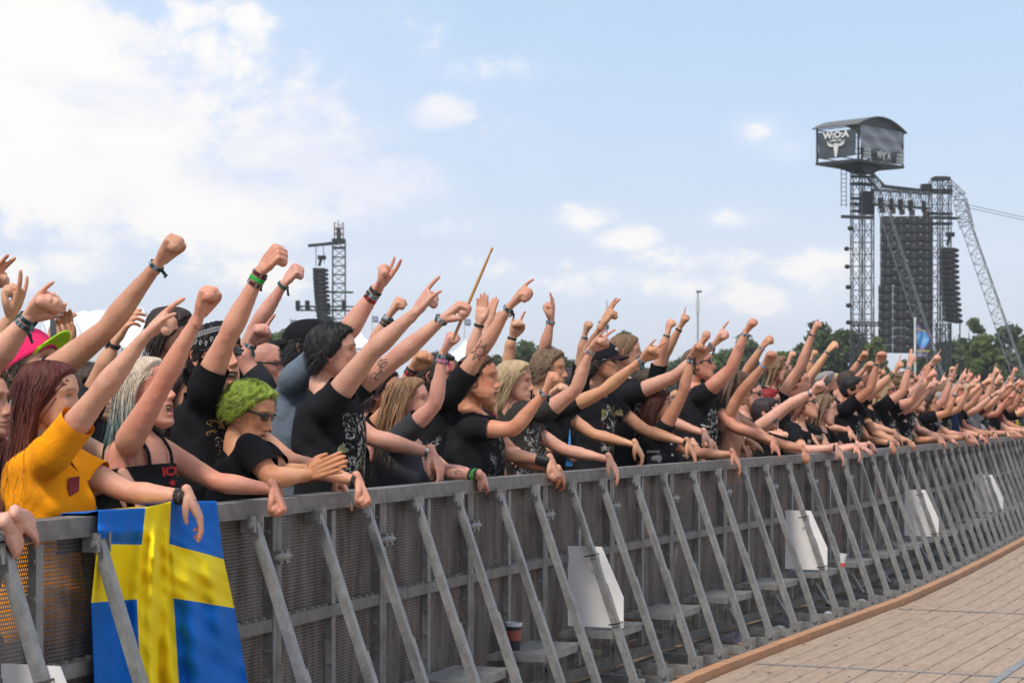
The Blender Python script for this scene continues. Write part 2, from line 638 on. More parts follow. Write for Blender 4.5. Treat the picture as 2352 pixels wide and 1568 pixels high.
cand = []
LP = .36
for lane in range(0, 34):
    for j in range(0, 110):
        sA = 4.0 + j * LP + (lane % 2) * LP / 2 + rnd.uniform(-.02, .02)
        A = fence(sA); B = fence(sA + LP)
        t = (B - A); L = float(np.linalg.norm(t)); t = t / L
        nn = np.array([t[1], -t[0]])
        q0 = A + nn * (.575 + lane * PW); q1 = q0 + t * L
        v0 = project((q0[0], q0[1], 0)); v1 = project((q1[0], q1[1], 0))
        if q1[1] < 8 or (v1[1] > 1640 and v0[1] > 1640) or (v0[0] > 2420 and v1[0] > 2420): continue
        cand.append((q1[1], tuple(q1), t, L))
cand.sort(key=lambda q: q[0])
far_ = Geo()
for npl, (d_, q1, t, L) in enumerate(cand):
    zz = -.031 + rnd.uniform(0, .003); az_ = math.atan2(-t[1], -t[0]) + rnd.uniform(-.002, .002)
    me = plank_mesh(LP - .014)
    if npl < 298:
        o = bpy.data.objects.new('plank', me); COL.objects.link(o)
        o.parent = deck
        o.location = (*q1, zz); o.rotation_euler.z = az_
    else:
        vv = np.array([v.co[:] for v in me.vertices]); c_, s_ = math.cos(az_), math.sin(az_)
        vv = np.column_stack([vv[:, 0] * c_ - vv[:, 1] * s_ + q1[0], vv[:, 0] * s_ + vv[:, 1] * c_ + q1[1], vv[:, 2] + zz])
        far_.add(vv, [tuple(p_.vertices) for p_ in me.polygons])
if far_.n:
    o = far_.build('far_planks', M['deck'], deck); o['kind'] = 'stuff'
print('planks', len(cand))

# steel cover strips lying across the deck
for i, (sA, lab) in enumerate([(9.7, 'grey steel joint strip across the deck nearest the camera'), (13.4, 'pale joint strip crossing the deck half way along')]):
    A = fence(sA); t = fence(sA + .1) - fence(sA - .1); t /= np.linalg.norm(t); nn = np.array([t[1], -t[0]])
    g = Geo(); g.bar((*(A + nn * .62), .006), (*(A + nn * 4.4), .006), .028, .006)
    tag(g.build('joint_strip', M['galv']), lab, 'strip')
A = fence(8.0); t = fence(12) - fence(8); t /= np.linalg.norm(t); nn = np.array([t[1], -t[0]])
g = Geo(); g.bar((*(A + nn * 2.06), .007), (*(A + nn * 2.06 + t * 6.5), .007), .05, .006)
tag(g.build('joint_strip', M['galv']), 'wide steel strip running along the deck in the bottom right corner', 'strip')

# rusty edge beam, piece by piece
for i in range(0, 17):
    sA = 4.2 + i * 2.4
    A = fence(sA); B = fence(sA + 2.39); t = B - A; t /= np.linalg.norm(t); nn = np.array([t[1], -t[0]])
    g = Geo()
    a3 = np.array([*(A + nn * .525), .016]); b3 = np.array([*(B + nn * .525), .016])
    ns = 12
    for q in range(ns):
        p0 = a3 + (b3 - a3) * q / ns; p1 = a3 + (b3 - a3) * (q + 1) / ns
        g.bar(p0 + [0, 0, rnd.uniform(-.002, .003)], p1, .075 + rnd.uniform(-.004, .004), .062)
    o = g.build('edge_beam_piece', M['beam'])
    o.parent = deck

# ------------------------------------------------------------------ crowd barrier sections
RAILZ = 1.2


def part(name, build, mt):
    g = Geo(); build(g)
    return name, g, mt


ML = 1.07      # length of one section


def bar_parts():
    P = []
    def rail(g):
        g.box((.5, .005, RAILZ - .026), (.994, .09, .052))
        g.box((.5, .049, RAILZ - .055), (.994, .006, .012))
        g.box((.5, -.06, RAILZ - .012), (.994, .035, .018))
    P.append(part('top_rail', rail, M['dark']))
    def sheet(z0, z1):
        def f(g):
            g.add([(.03, 0, z0), (.97, 0, z0), (.97, 0, z1), (.03, 0, z1)], np.array([[0, 1, 2, 3]]))
        return f
    P.append(part('perforated_panel', sheet(.76, RAILZ - .055), M['perf']))
    P.append(part('perforated_panel', sheet(.12, .71), M['perf']))
    P.append(part('post', lambda g: g.box((.018, .012, .60), (.034, .05, 1.09)), M['dark']))
    P.append(part('post', lambda g: g.box((.982, .012, .60), (.034, .05, 1.09)), M['dark']))
    def mid(g):
        g.box((.5, .014, .735), (.925, .042, .045))
    P.append(part('middle_rail', mid, M['dark']))
    P.append(part('bottom_rail', lambda g: (g.box((.5, .014, .095), (.925, .042, .06)), g.box((.5, .035, .02), (.98, .05, .04))), M['dark']))
    def stile(g):
        g.box((.52, .014, .945), (.036, .028, .372)); g.box((.52, .014, .42), (.036, .028, .58))
    P.append(part('stile', stile, M['galv']))
    def rivets(g):
        for q in range(9):
            g.box((.498, .016, .2 + q * .11), (.008, .02, .012))
            g.box((.961, .016, .2 + q * .11), (.008, .02, .012))
        for q in range(14):
            g.box((.07 + q * .066, .012, .762), (.012, .02, .009))
    P.append(part('rivets', rivets, M['galv']))
    for x in (.31, .78):
        def strut(g, x=x):
            g.bar((x, .055, 1.125), (x, .425, .06), .033, .033, up=(1, 0, 0))
            g.bar((x, .24, .60), (x, .428, .058), .038, .038, up=(1, 0, 0))
        P.append(part('strut', strut, M['galv']))
        def brk(g, x=x):
            g.box((x - .028, .05, 1.12), (.008, .06, .06)); g.box((x + .028, .05, 1.12), (.008, .06, .06))
            V, F = tube([(x - .045, .06, 1.115), (x + .045, .06, 1.115)], .011, (0, 0, 1), 8, rnd=False); g.add(V, F)
        P.append(part('strut_bracket', brk, M['galv']))
        def foot(g, x=x):
            g.box((x - .03, .43, .055), (.008, .07, .10)); g.box((x + .03, .43, .055), (.008, .07, .10))
            V, F = tube([(x - .045, .43, .065), (x + .045, .43, .065)], .014, (0, 0, 1), 8, rnd=False); g.add(V, F)
        P.append(part('foot_bracket', foot, M['galv']))
        P.append(part('base_bar', lambda g, x=x: g.box((x, .24, .028), (.045, .40, .05)), M['galv']))
    P.append(part('base_plate', lambda g: g.box((.5, .455, .008), (.99, .045, .014)), M['galv']))
    def step(g):
        g.box((.555, .165, .345), (.50, .27, .012))
        g.box((.555, .302, .332), (.50, .008, .038)); g.box((.303, .165, .332), (.006, .27, .038)); g.box((.808, .165, .332), (.006, .27, .038))
        g.box((.80, .325, .33), (.04, .04, .04)); g.box((.32, .02, .325), (.06, .05, .03)); g.box((.78, .02, .325), (.06, .05, .03))
    P.append(part('step', step, M['galv']))
    def clamp(g):
        V, F = tube([(-.045, .06, .985), (.03, .06, .985)], .016, (0, 0, 1), 10, rnd=True); g.add(V, F)
        V, F = tube([(-.075, .06, .985), (.07, .06, .985)], .007, (0, 0, 1), 8, rnd=False); g.add(V, F)
        g.box((-.03, .045, .985), (.02, .05, .05)); g.box((.02, .045, .985), (.02, .05, .05))
    P.append(part('clamp', clamp, M['galv']))
    def heel(g):
        g.bar((.02, .05, .20), (.02, .16, .03), .03, .05, up=(1, 0, 0)); g.box((.02, .17, .03), (.05, .05, .05))
    P.append(part('heel_bracket', heel, M['galv']))
    return P


protos = []
for nm, g, mt in bar_parts():
    o = g.build(nm, mt)
    if nm in ('strut', 'strut_bracket', 'foot_bracket', 'base_bar') and g.V[0][:, 0].mean() < .5: o.data['first_strut'] = 1
    protos.append((nm, o.data)); bpy.data.objects.remove(o)
ORD = ['first', 'second', 'third', 'fourth', 'fifth', 'sixth', 'seventh', 'eighth', 'ninth', 'tenth', 'eleventh', 'twelfth']
# offset so that a joint falls where the photo shows a clamp (x = 616 in the 2352 px picture)
def s_at_px(x, z=1.0, r=0.0, lo=0, hi=55):
    for _ in range(50):
        mid_ = (lo + hi) / 2
        f = fence(mid_)
        p = (f[0] - N[0] * r, f[1] - N[1] * r, z)
        if project(p)[0] < x: lo = mid_
        else: hi = mid_
    return (lo + hi) / 2


s0 = s_at_px(616) % ML
modules = []
nmod = 0
barlab = ['barrier section cut by the left edge of the photo', 'barrier section just left of the flag, orange shirt showing through its mesh',
          'barrier section behind the left half of the blue and yellow flag', 'barrier section directly right of the draped flag']
for i in range(0, 46):
    sA = s0 + i * ML
    A = fence(sA); B = fence(sA + ML)
    if B[1] < 4.6 or A[1] > 44: continue
    t = B - A; ang = math.atan2(t[1], t[0])
    e = empty('crowd_barrier', (*A, 0), ang)
    xm = project((*((A + B) / 2), 1.0))[0]
    land = [(616, 'right of the flag'), (820, 'under the man in the black shirt with green print'), (960, 'under the hand with the silver watch'),
            (1110, 'under the green wristband'), (1250, 'under the forearm tattooed with words'), (1360, 'at the nearest white board'), (1450, 'just right of the nearest white board'),
            (1540, 'under the hand with black watch'), (1640, 'under the red nailed hand'), (1720, 'under the folded hands of the long haired man'), (1790, 'left of the second white board'), (1850, 'at the second white board')]
    if nmod < 4: lab = 'grey steel ' + barlab[nmod]
    elif nmod - 4 < len(land): lab = 'grey steel barrier section ' + land[nmod - 4][1]
    else:
        q = nmod - 4 - len(land)
        lab = 'far grey steel barrier section, ' + ((ORD[q] if q < 12 else ORD[q - 12]) + (' beyond the second white board' if q < 12 else ' of those beyond the farthest white board'))
    nmod += 1
    tag(e, lab, 'barrier', 'crowd barrier sections along the front row')
    for pi_, (nm, me) in enumerate(protos):
        if nmod == 3 and (me.get('first_strut') or nm == 'clamp'): continue
        o = bpy.data.objects.new(nm, me); COL.objects.link(o); o.parent = e
        # local y must point to the stage: mirror by turning the frame (x along, y = -normal) -> scale
        o.scale = (ML, -1, 1)
        if nm in ('strut_bracket', 'stuff'): pass
        if nm == 'rivets': o['kind'] = 'stuff'
    modules.append((e, A, t / np.linalg.norm(t)))


def mod_local(mi, x, y, z):
    e, A, t = modules[mi]
    nn = np.array([t[1], -t[0]])
    q = A + t * x * ML + nn * y
    return np.array([q[0], q[1], z])


# white boards tied to struts
boards = [(60, 1600, 'white board in the bottom left corner tied to a strut'), (1350, 1400, 'largest fully visible white board tied to a strut, nearest the camera'),
          (1858, 1240, 'second white board, near the middle right of the barrier'), (2117, 1170, 'third white board, tied far along the barrier'),
          (2272, 1130, 'farthest white board, near the right edge')]
for bx, by, lab in boards:
    best = min(((abs(project(mod_local(mi, x, .16, .6))[0] - bx), mi, x) for mi in range(len(modules)) for x in (.31, .78)), key=lambda q: q[0])
    _, mi, x = best
    g = Geo()
    poly = [(.03, .37), (.345, .37), (.345, .53), (.22, .80), (.03, .80)]
    V = [mod_local(mi, x + .024, y, z) for y, z in poly] + [mod_local(mi, x + .034, y, z) for y, z in poly]
    g.add(V, [(0, 1, 2, 3, 4), (9, 8, 7, 6, 5)] + [(i, (i + 1) % 5, (i + 1) % 5 + 5, i + 5) for i in range(5)], (.76, .74, .73))
    o = tag(g.build('white_board', M['plastic']), lab, 'board', 'white boards tied to the barrier struts')
    for (yy, zz) in ((.175, .76), (.31, .40)):
        g = Geo()
        c = mod_local(mi, x, yy - .012, zz)
        V, F = tube([mod_local(mi, x - .03, yy - .025, zz - .01), mod_local(mi, x - .03, yy + .03, zz), mod_local(mi, x + .04, yy + .03, zz + .005), mod_local(mi, x + .04, yy - .025, zz)], .004, (0, 0, 1), 6); g.add(V, F, (.01, .01, .01))
        z_ = g.build('cable_tie', M['plastic']); z_.parent = o

# ------------------------------------------------------------------ things lying about
def litter(name, lab, cat, pos, fn, mt):
    g = Geo(); fn(g, np.array(pos)); return tag(g.build(name, mt, smooth=False), lab, cat)


def cup(g, p, h=.13, r0=.033, r1=.045, c1=(.03, .03, .035), c2=(.6, .6, .68), band=(.32, .08, .06), lean=(0, 0, 1)):
    lean = nrm(np.array(lean, float))
    for a, b, col in ((0, .35, c1), (.35, .72, band), (.72, .86, c1), (.86, 1.0, c2)):
        V, F = tube([p + lean * h * a, p + lean * h * b], [[r0 + (r1 - r0) * a] * 2, [r0 + (r1 - r0) * b] * 2], (1, 0, 0), 18, rnd=False, caps=(a == 0)); g.add(V, F, col)


def find_mod(px, x=.55, y=.2, z=.35):
    return min(range(len(modules)), key=lambda mi: abs(project(mod_local(mi, x, y, z))[0] - px))


mi = find_mod(1226, .42, .08, .40)
litter('drink_cup', 'black plastic drink cup with flame picture standing on a barrier step', 'cup', mod_local(mi, .42, .09, .352), lambda g, p: cup(g, p, .135, .030, .042), M['plastic'])
mi = find_mod(1660, .5, .2, .05)
litter('fallen_cup', 'pale translucent cup lying on its side under the barrier', 'cup', mod_local(mi, .6, .16, .05), lambda g, p: cup(g, p, .11, .03, .045, (.35, .34, .40), (.5, .5, .6), (.4, .38, .45), (.8, -.6, .1)), M['plastic'])
mi = find_mod(1937, .5, .3, .38)
litter('red_cap_bottle', 'crumpled clear bottle with red cap stuck on a far barrier step', 'bottle', mod_local(mi, .78, .33, .36), lambda g, p: (g.add(*tube([p, p + [0, 0, .03]], .022, (1, 0, 0), 10, rnd=False), (.7, .03, .03)), g.add(*tube([p + [0, 0, .03], p + [.01, 0, .10]], [[.022] * 2, [.03] * 2], (1, 0, 0), 10, rnd=False), (.6, .62, .64))), M['plastic'])
rn = np.random.RandomState(4)
trash = [('crumpled_can', 'crumpled silver can beside a base bar', (.5, .52, .52)), ('paper_scrap', 'torn white paper scrap under the barrier', (.6, .58, .5)),
         ('foil_wrapper', 'shiny foil wrapper lying by the farther base bars', (.55, .56, .58)), ('orange_wrapper', 'small orange wrapper near the rusty beam', (.6, .22, .08)),
         ('cream_lid', 'cream coloured cup lid dropped under the struts', (.6, .52, .36))]
for q, (nm, lab, colr) in enumerate(trash):
    mi = find_mod((1790, 1960, 1880, 1640, 2010)[q], .5, .3, .03)
    p = mod_local(mi, .5, .25 + .03 * q, .03)
    g = Geo()
    V, F = ellipsoid((0, 0, 0), (.045, .03, .02), nu=10, nv=7)
    V = V * (1 + .35 * rn.randn(len(V), 1) * .6) + p
    g.add(V, F, colr); tag(g.build(nm, M['plastic']), lab, 'litter')
# leaf and chip litter scattered on the deck, too small to count
g = Geo()
for q in range(240):
    s_ = rn.uniform(5, 26); y_ = abs(rn.normal(.7, .9)) + .58; 
    f = fence(s_); 
    p = np.array([*(f + N[:2] * y_), .006]); a = rn.uniform(0, 6.28); sz = rn.uniform(.006, .02)
    V = [p + [math.cos(a + k_) * sz, math.sin(a + k_) * sz * .6, rn.uniform(0, .006)] for k_ in (0, 1.6, 3.1, 4.7)]
    g.add(V, [(0, 1, 2, 3)], [(.10, .07, .04), (.25, .33, .05), (.06, .05, .04), (.35, .30, .2)][rn.choice(4, p=[.45, .1, .35, .1])])
tag(g.build('deck_litter', M['matte']), kind='stuff')

# ------------------------------------------------------------------ the flag hung over the rail
net = np.array([
    [(226, 1172), (333, 1166), (392, 1151), (497, 1150)],
    [(223, 1248), (325, 1250), (388, 1248), (513, 1283)],
    [(209, 1383), (314, 1375), (398, 1372), (538, 1396)],
    [(216, 1568), (322, 1568), (410, 1568), (570, 1572)],
    [(224, 1760), (330, 1760), (425, 1760), (600, 1765)]], float)


def fence_pt(px, py, off):
    s = s_at_px(px, 1.15, -off)
    f = fence(s); t = fence(s + .1) - fence(s - .1); t = t / np.linalg.norm(t); nn = np.array([t[1], -t[0], 0])
    P0 = np.array([f[0], f[1], 0]) + nn * off
    d = np.array([(px - 1176) / FP, 1, -(py - 946) / FP]); o = np.array([0, 0, CAM_H])
    return o + d * (np.dot(P0 - o, nn) / np.dot(d, nn))




def flag_net(a, b):      # a 0..3 across, b 0..4 down
    i = min(int(a), 2); j = min(int(b), 3); fa, fb = a - i, b - j
    return (net[j, i] * (1 - fa) + net[j, i + 1] * fa) * (1 - fb) + (net[j + 1, i] * (1 - fa) + net[j + 1, i + 1] * fa) * fb


mu = find_mod(330, .5, 0, 1.1)
e_, A_, t_ = modules[mu]
nn_ = np.array([t_[1], -t_[0], 0])


def on_fence_plane(px, py, off):
    # ray through the pixel meets the plane parallel to the panel, off metres in front
    d = np.array([(px - 1176) / FP, 1, -(py - 946) / FP]); o = np.array([0, 0, CAM_H])
    P0 = np.array([*A_, 0]) + nn_ * off
    k_ = np.dot(P0 - o, nn_) / np.dot(d, nn_)
    return o + d * k_


nu_, nv_ = 66, 96
V = np.zeros((nv_ + 1, nu_ + 1, 3)); Cm = np.zeros((nv_, nu_), int)
for j in range(nv_ + 1):
    for i in range(nu_ + 1):
        a = 3 * i / nu_; b = 4 * j / nv_
        px, py = flag_net(a, b)
        fold = .030 * math.sin(a * 5.2 + b * .7 + .5) * min(1, b) + .012 * math.sin(a * 14 + b * .6) * min(1, b) + .008 * math.sin(a * 11 - b * 2.2 + 1) + .007 * math.sin(b * 7 + a * 4) + .004 * math.sin(b * 17 - a * 9)
        if a > 2: fold += .016 * math.sin((a - 2) * 7.5 + b * 1.3) * min(1, b)
        fold *= min(1, max(0, (b - .35) / .9))
        left = max(0, min(1, (1.5 - a) / .7)) * max(0, min(1, (b - .62) / .3))
        V[j, i] = fence_pt(px, py, (.068 + .03 * min(1, max(0, b - .4))) * (1 - left) + .050 * left + fold * (1 - .75 * left) + .0025 * math.sin(a * 13 + b))
top = []
for i in range(nu_ + 1):   # laid over the rail to the crowd side
    p0 = V[0, i]
    top.append([p0 + [0, 0, .0]])
    q1 = p0 - nn_ * .05; q1[2] = RAILZ + .008
    q2 = p0 - nn_ * .13; q2[2] = RAILZ + .007
    q3 = p0 - nn_ * .15; q3[2] = RAILZ - .12
    top[-1] = [q3, q2, q1]
top = np.array(top).transpose(1, 0, 2)
V = np.concatenate([top, V]); nvv = nv_ + 3
g = Geo()
idx = np.arange((nvv + 1) * (nu_ + 1)).reshape(nvv + 1, nu_ + 1)
Fb, Fy = [], []
for j in range(nvv):
    for i in range(nu_):
        a = 3 * (i + .5) / nu_; b = 4 * (j - 3 + .5) / nv_
        yel = (1 < a < 2) or (1 < b < 2)
        (Fy if yel else Fb).append((idx[j, i], idx[j, i + 1], idx[j + 1, i + 1], idx[j + 1, i]))
g.add(V.reshape(-1, 3), np.array(Fb), (.003, .085, .36), 0)
g.F.append(np.array(Fy)); g.M.append(np.full(len(Fy), 1))


def mat_flag(name, c0):
    m_, n, p = mat(name)
    v = oc(n)
    cr = n.noise(v, 13, 5, .6, dist=1.5)
    n.put(p.inputs['Base Color'], n.mix(n.m('MULTIPLY', n.ss(cr, .4, .8), .12), c0, tuple(min(1, q * 1.35) for q in c0)))
    p.inputs['Roughness'].default_value = .6
    p.inputs['Specular IOR Level'].default_value = .15
    mp = n.n('ShaderNodeMapping'); mp.inputs['Scale'].default_value = (3.2, 3.2, 1.0); mp.inputs['Rotation'].default_value = (.3, .2, .1)
    n.put(mp.inputs[0], v)
    rid = n.m('ABSOLUTE', n.m('SUBTRACT', n.noise(mp.outputs[0], 3.2, 4, .55, dist=.5), .5))
    rid2 = n.m('ABSOLUTE', n.m('SUBTRACT', n.noise(v, 14, 3, .55, dist=.9), .5))
    bump(n, p, n.m('ADD', n.m('MULTIPLY', rid, 3.5), n.m('MULTIPLY', rid2, 1.5)), .55, .006)
    return m_


fo = g.build('national_flag', [mat_flag('flag_blue', (.002, .13, .52)), mat_flag('flag_yellow', (.90, .66, .010))], smooth=True)
so = fo.modifiers.new('thick', 'SOLIDIFY'); so.thickness = .0012
tag(fo, 'blue flag with yellow cross draped over the barrier rail at left', 'flag')
# ------------------------------------------------------------------ hands (right hand: x to the fingertips, y to the thumb, z out of the back)
def hand_pieces(curls, spread=0.0, thumb='side'):
    P = []
    base = [(.092, .031), (.096, .010), (.091, -.011), (.083, -.030)]
    lens = [.076, .083, .077, .060]
    for i, ((bx, by), L) in enumerate(zip(base, lens)):
        r = (.0092, .0095, .009, .0078)[i]
        P.append(tube([(-.004, by * .45, 0), (.035, by * .8, .003), (bx, by, .003)], [(.013, .012), (.0125, .0125), (r * 1.22, r * 1.2)], (0, 1, 0), 12))
        c = curls[i]
        a = 0.0; p = np.array([bx, by, .003]); pts = [p.copy()]; sa = (1.5 - i) * spread
        for k, (f, ph) in enumerate(((c[0], .47), (c[1], .30), (c[2], .24))):
            a += f
            p = p + L * ph * np.array([math.cos(a) * math.cos(sa), math.cos(a) * math.sin(sa) - (.0 if f < .5 else 0), -math.sin(a)])
            pts.append(p.copy())
        # insert softened corners
        P.append(tube(pts, [(r * 1.12,) * 2, (r * 1.0,) * 2, (r * .92,) * 2, (r * .78,) * 2], (0, 1, 0), 12, res=14))
    if sum(c[0] for c in curls[1:]) > 2.6:      # flesh filling a closed fist
        P.append(tube([(.078, .030, -.030), (.078, .0, -.032), (.074, -.026, -.028)], [(.020, .020)] * 3, (1, 0, 0), 10))
    P.append(tube([(-.01, 0, 0), (.03, 0, -.004), (.075, 0, -.002)], [(.026, .017), (.036, .0165), (.038, .0135)], (0, 1, 0), 16))
    if thumb == 'side':
        T = [(.005, .020, -.008), (.038, .043, -.014), (.068, .053, -.016), (.094, .056, -.014)]
    elif thumb == 'fist':
        T = [(.005, .020, -.008), (.040, .040, -.024), (.070, .034, -.045), (.088, .012, -.052)]
    elif thumb == 'out':
        T = [(.005, .020, -.008), (.034, .048, -.010), (.052, .075, -.010), (.068, .097, -.008)]
    else:   # relaxed
        T = [(.005, .020, -.008), (.036, .042, -.022), (.066, .048, -.034), (.090, .042, -.042)]
    P.append(tube(T, [(.016, .016), (.0145, .0145), (.0110, .0110), (.0085, .0085)], (0, 1, 0), 12, res=14))
    P.append(tube([(.01, .018, -.012), (.035, .030, -.018)], [(.013,) * 2, (.014,) * 2], (0, 1, 0), 10))
    P.append(tube([(-.035, 0, 0), (-.02, 0, 0), (0, 0, 0), (.012, 0, 0)], [(.0265, .0195), (.0262, .0193), (.0268, .0188), (.029, .018)], (0, 1, 0), 16))
    return join(P)


ST = (.05, .08, .06)
FI = (1.45, 1.65, 1.0)
HANDS = {
    'fist': ([FI] * 4, 0, 'fist'),
    'horns': ([(.10, .1, .08), FI, FI, (.12, .12, .1)], .10, 'fist'),
    'point': ([(.05, .08, .06), (1.35, 1.5, .9), FI, FI], 0, 'fist'),
    'two': ([(.05, .08, .06), (.1, .1, .1), FI, FI], .06, 'fist'),
    'pinky': ([FI, FI, FI, (.1, .1, .1)], 0, 'side'),
    'open': ([ST, ST, ST, ST], .07, 'out'),
    'flat': ([ST, ST, ST, (.1, .1, .1)], .03, 'side'),
    'relaxed': ([(.35, .45, .25), (.5, .6, .3), (.6, .7, .35), (.65, .7, .4)], .03, 'relaxed'),
    'droop': ([(.15, .3, .2), (.25, .4, .2), (.4, .5, .25), (.55, .6, .3)], .04, 'relaxed'),
    'grip': ([(1.1, 1.35, .9)] * 4, 0, 'fist'),
    'ok': ([(.12, .12, .08), (.9, 1.2, .8), (1.0, 1.2, .8), (1.1, 1.2, .8)], .04, 'relaxed'),
}
_jobs, _keys = [], []
for k_, a_ in HANDS.items():
    V, (q, t) = hand_pieces(*a_)
    for lod, vox in ((0, .0040), (1, .0060), (2, .0150)):
        _jobs.append((V, (q, t), vox, (2, 2, 0)[lod])); _keys.append((k_, lod))
HL = dict(zip(_keys, remesh_batch(_jobs)))


def hand_color(V, skin):
    k = np.clip((V[:, 0] - .07) / .1, 0, 1)[:, None] * .35
    kn = np.exp(-((V[:, 0:1] - .094) / .012) ** 2) * (V[:, 2:3] > 0) * .3
    return skin * (1 - k) + skin * np.array([1.08, .72, .66]) * k - skin * kn * np.array([0, .12, .14])


# ------------------------------------------------------------------ heads (x forward, y left, z up; origin between the ears)
PZ = np.array([.118, .113, .104, .09, .07, .045, .030, .015, 0, -.02, -.04, -.055, -.07, -.085, -.098, -.108, -.116, -.122])
PF = np.array([.0, .038, .064, .080, .091, .097, .0985, .092, .089, .089, .090, .0925, .0935, .090, .0925, .091, .080, .045])
PB = np.array([.0, .045, .070, .088, .100, .107, .108, .107, .103, .094, .080, .064, .040, .012, -.012, -.030, -.045, -.045])
PW = np.array([.0, .034, .052, .065, .074, .0785, .079, .078, .0765, .073, .069, .065, .060, .053, .045, .037, .026, .0])


def gs(x, s):
    return np.exp(-(x / s) ** 2)


def head_grid(nz, na, p):
    zf = np.linspace(.118, -.122, 481)
    ker = np.ones(21) / 21

    def prof(A):
        q = np.interp(-zf, -PZ, A)
        qp = np.pad(q, 10, mode='edge')
        s_ = np.convolve(qp, ker, 'valid')
        e_ = np.minimum(1, np.minimum(np.arange(481), 480 - np.arange(481)) / 24)
        return s_ * e_ + q * (1 - e_)
    Ff, Bf, Wf = prof(PF), prof(PB), prof(PW)
    tt = np.linspace(0, 1, nz)
    z0 = .118 - .24 * (tt + .045 * np.sin(2 * PI * tt) * 0)
    # rings closer together at the crown and the chin
    z0 = .118 - .24 * (.5 - .5 * np.cos(PI * tt)) * .35 - .24 * tt * .65
    F_, B_, W_ = (np.interp(-z0, -zf, A) for A in (Ff, Bf, Wf))
    W_ = W_ * (1 + p.get('wide', 0)) * (1 + p.get('jaw', 0) * np.clip(-z0 / .09, 0, 1))
    t = np.linspace(0, 2 * PI, na, endpoint=False)
    a = t - .5 * np.sin(t)
    ca, sa = np.cos(a), np.sin(a)
    e = 2 / 2.25
    x = ((F_ - B_) / 2)[:, None] + ((F_ + B_) / 2)[:, None] * (np.sign(ca) * abs(ca) ** e)[None]
    y = W_[:, None] * (np.sign(sa) * abs(sa) ** e)[None]
    z = np.tile(z0[:, None], (1, na))
    fr = (np.clip(ca, 0, 1) ** .5)[None] * np.ones_like(z)
    ay = abs(y)
    nose = np.interp(-z, [-.036, -.022, 0, .020, .033, .040, .047, .053], [0, .003, .012, .021, .0275, .022, .006, 0]) * p.get('nose', 1) * 1.18
    nsig = np.interp(-z, [-.03, 0, .03, .04], [.0085, .0085, .0115, .012])
    d = nose * gs(y, nsig)
    d += .010 * gs(ay - .0135, .0065) * gs(z + .040, .007)
    d -= .005 * gs(ay - .006, .004) * gs(z + .049, .004)
    d -= .0135 * gs(ay - .031, .0135) * gs(z - .013, .0085)
    d -= .005 * gs(ay - .018, .008) * gs(z - .014, .012)
    d += (.0045 if not p.get('fem') else .0015) * gs(ay - .028, .020) * gs(z - .034, .006) * 1.25
    d += .005 * gs(ay - .046, .016) * gs(z + .018, .016)
    d -= .004 * gs(ay - .042, .012) * gs(z + .052, .014)
    d += .0055 * gs(y, .021) * gs(z + .0625, .0045)
    d += .0065 * gs(y, .018) * gs(z + .0765, .005)
    d -= .0065 * gs(y, .024) * gs(z + .0695, .0022)
    d -= .004 * gs(y, .02) * gs(z + .087, .004)
    d -= .002 * gs(y, .0035) * gs(z + .055, .005)
    d += .003 * gs(y, .016) * gs(z + .104, .009)
    d += p.get('fat', 0) * .010 * gs(ay - .05, .02) * gs(z + .06, .03)
    x = x + d * fr
    y = y + np.sign(y) * p.get('fat', 0) * .010 * gs(z + .07, .035)
    skin = np.array(p['skin'], float)
    C = np.tile(skin, (nz, na, 1))

    def paint(w, c):
        nonlocal C
        w = np.clip(w, 0, 1)[..., None]
        C = C * (1 - w) + np.array(c, float) * w
    red = skin * np.array([1.0, .62, .55])
    paint(fr * .55 * gs(ay - .045, .022) * gs(z + .022, .022) * p.get('flush', 1), red)
    paint(fr * .45 * gs(y, .014) * gs(z + .034, .014), red)
    paint(fr * .25 * gs(z - .06, .04) * p.get('flush', 1), red)
    if p.get('beard'):
        bw = np.clip((-.030 - z) / .02, 0, 1) * np.clip((x + .03) / .03, 0, 1) * (1 - .9 * gs(y, .02) * gs(z + .070, .010)) * (1 - gs(ay - .04, .02) * gs(z + .03, .018))
        paint(bw * p['beard'], p['haircol'])
    if p.get('buzz'):
        hw = np.clip((hairline(z) - x) / .012, 0, 1)
        paint(hw * p['buzz'], p['haircol'])
    lipc = np.array(p.get('lip', (.42, .13, .11)))
    paint(fr * .8 * gs(y, .021) * (gs(z + .0630, .0042) + gs(z + .0762, .0050)), lipc)
    paint(fr * .8 * gs(y, .022) * gs(z + .0695, .0020), (.10, .03, .025))
    br = .040 - .0045 * ((ay - .03) / .018) ** 2
    paint(fr * np.where((ay > .010) & (ay < .052), 1, 0) * gs(z - br + .003, .0036) * p.get('brow', 1.0), np.array(p.get('browcol', p['haircol'])) * .8)
    paint(fr * .9 * np.where(abs(ay - .031) < .0155, 1, 0) * gs(z - (.0195 - 22 * (ay - .031) ** 2), .0024), (.02, .010, .008))
    paint(fr * .55 * gs(ay - .031, .014) * gs(z - .0055, .002), (.16, .06, .05))
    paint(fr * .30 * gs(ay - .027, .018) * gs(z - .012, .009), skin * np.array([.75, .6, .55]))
    paint(fr * .8 * gs(ay - .007, .003) * gs(z + .0475, .0022), (.12, .04, .03))
    mo = p.get('mouth', 0)
    if mo:
        low = np.clip((-.0695 - z) / .004, 0, 1) * np.clip((x + .02) / .06, 0, 1)
        low = np.where(z < -.0690, np.maximum(low, .05), 0)
        cav = (abs(z + .0695) < .0034) & (ay < .0215) & (x > .04)
        x = x - low * mo * .008
        z = z - low * mo * .030
        x = np.where(cav, x - .028, x)
        C[cav] = (.035, .008, .008)
        C = C
    return x, y, z, C


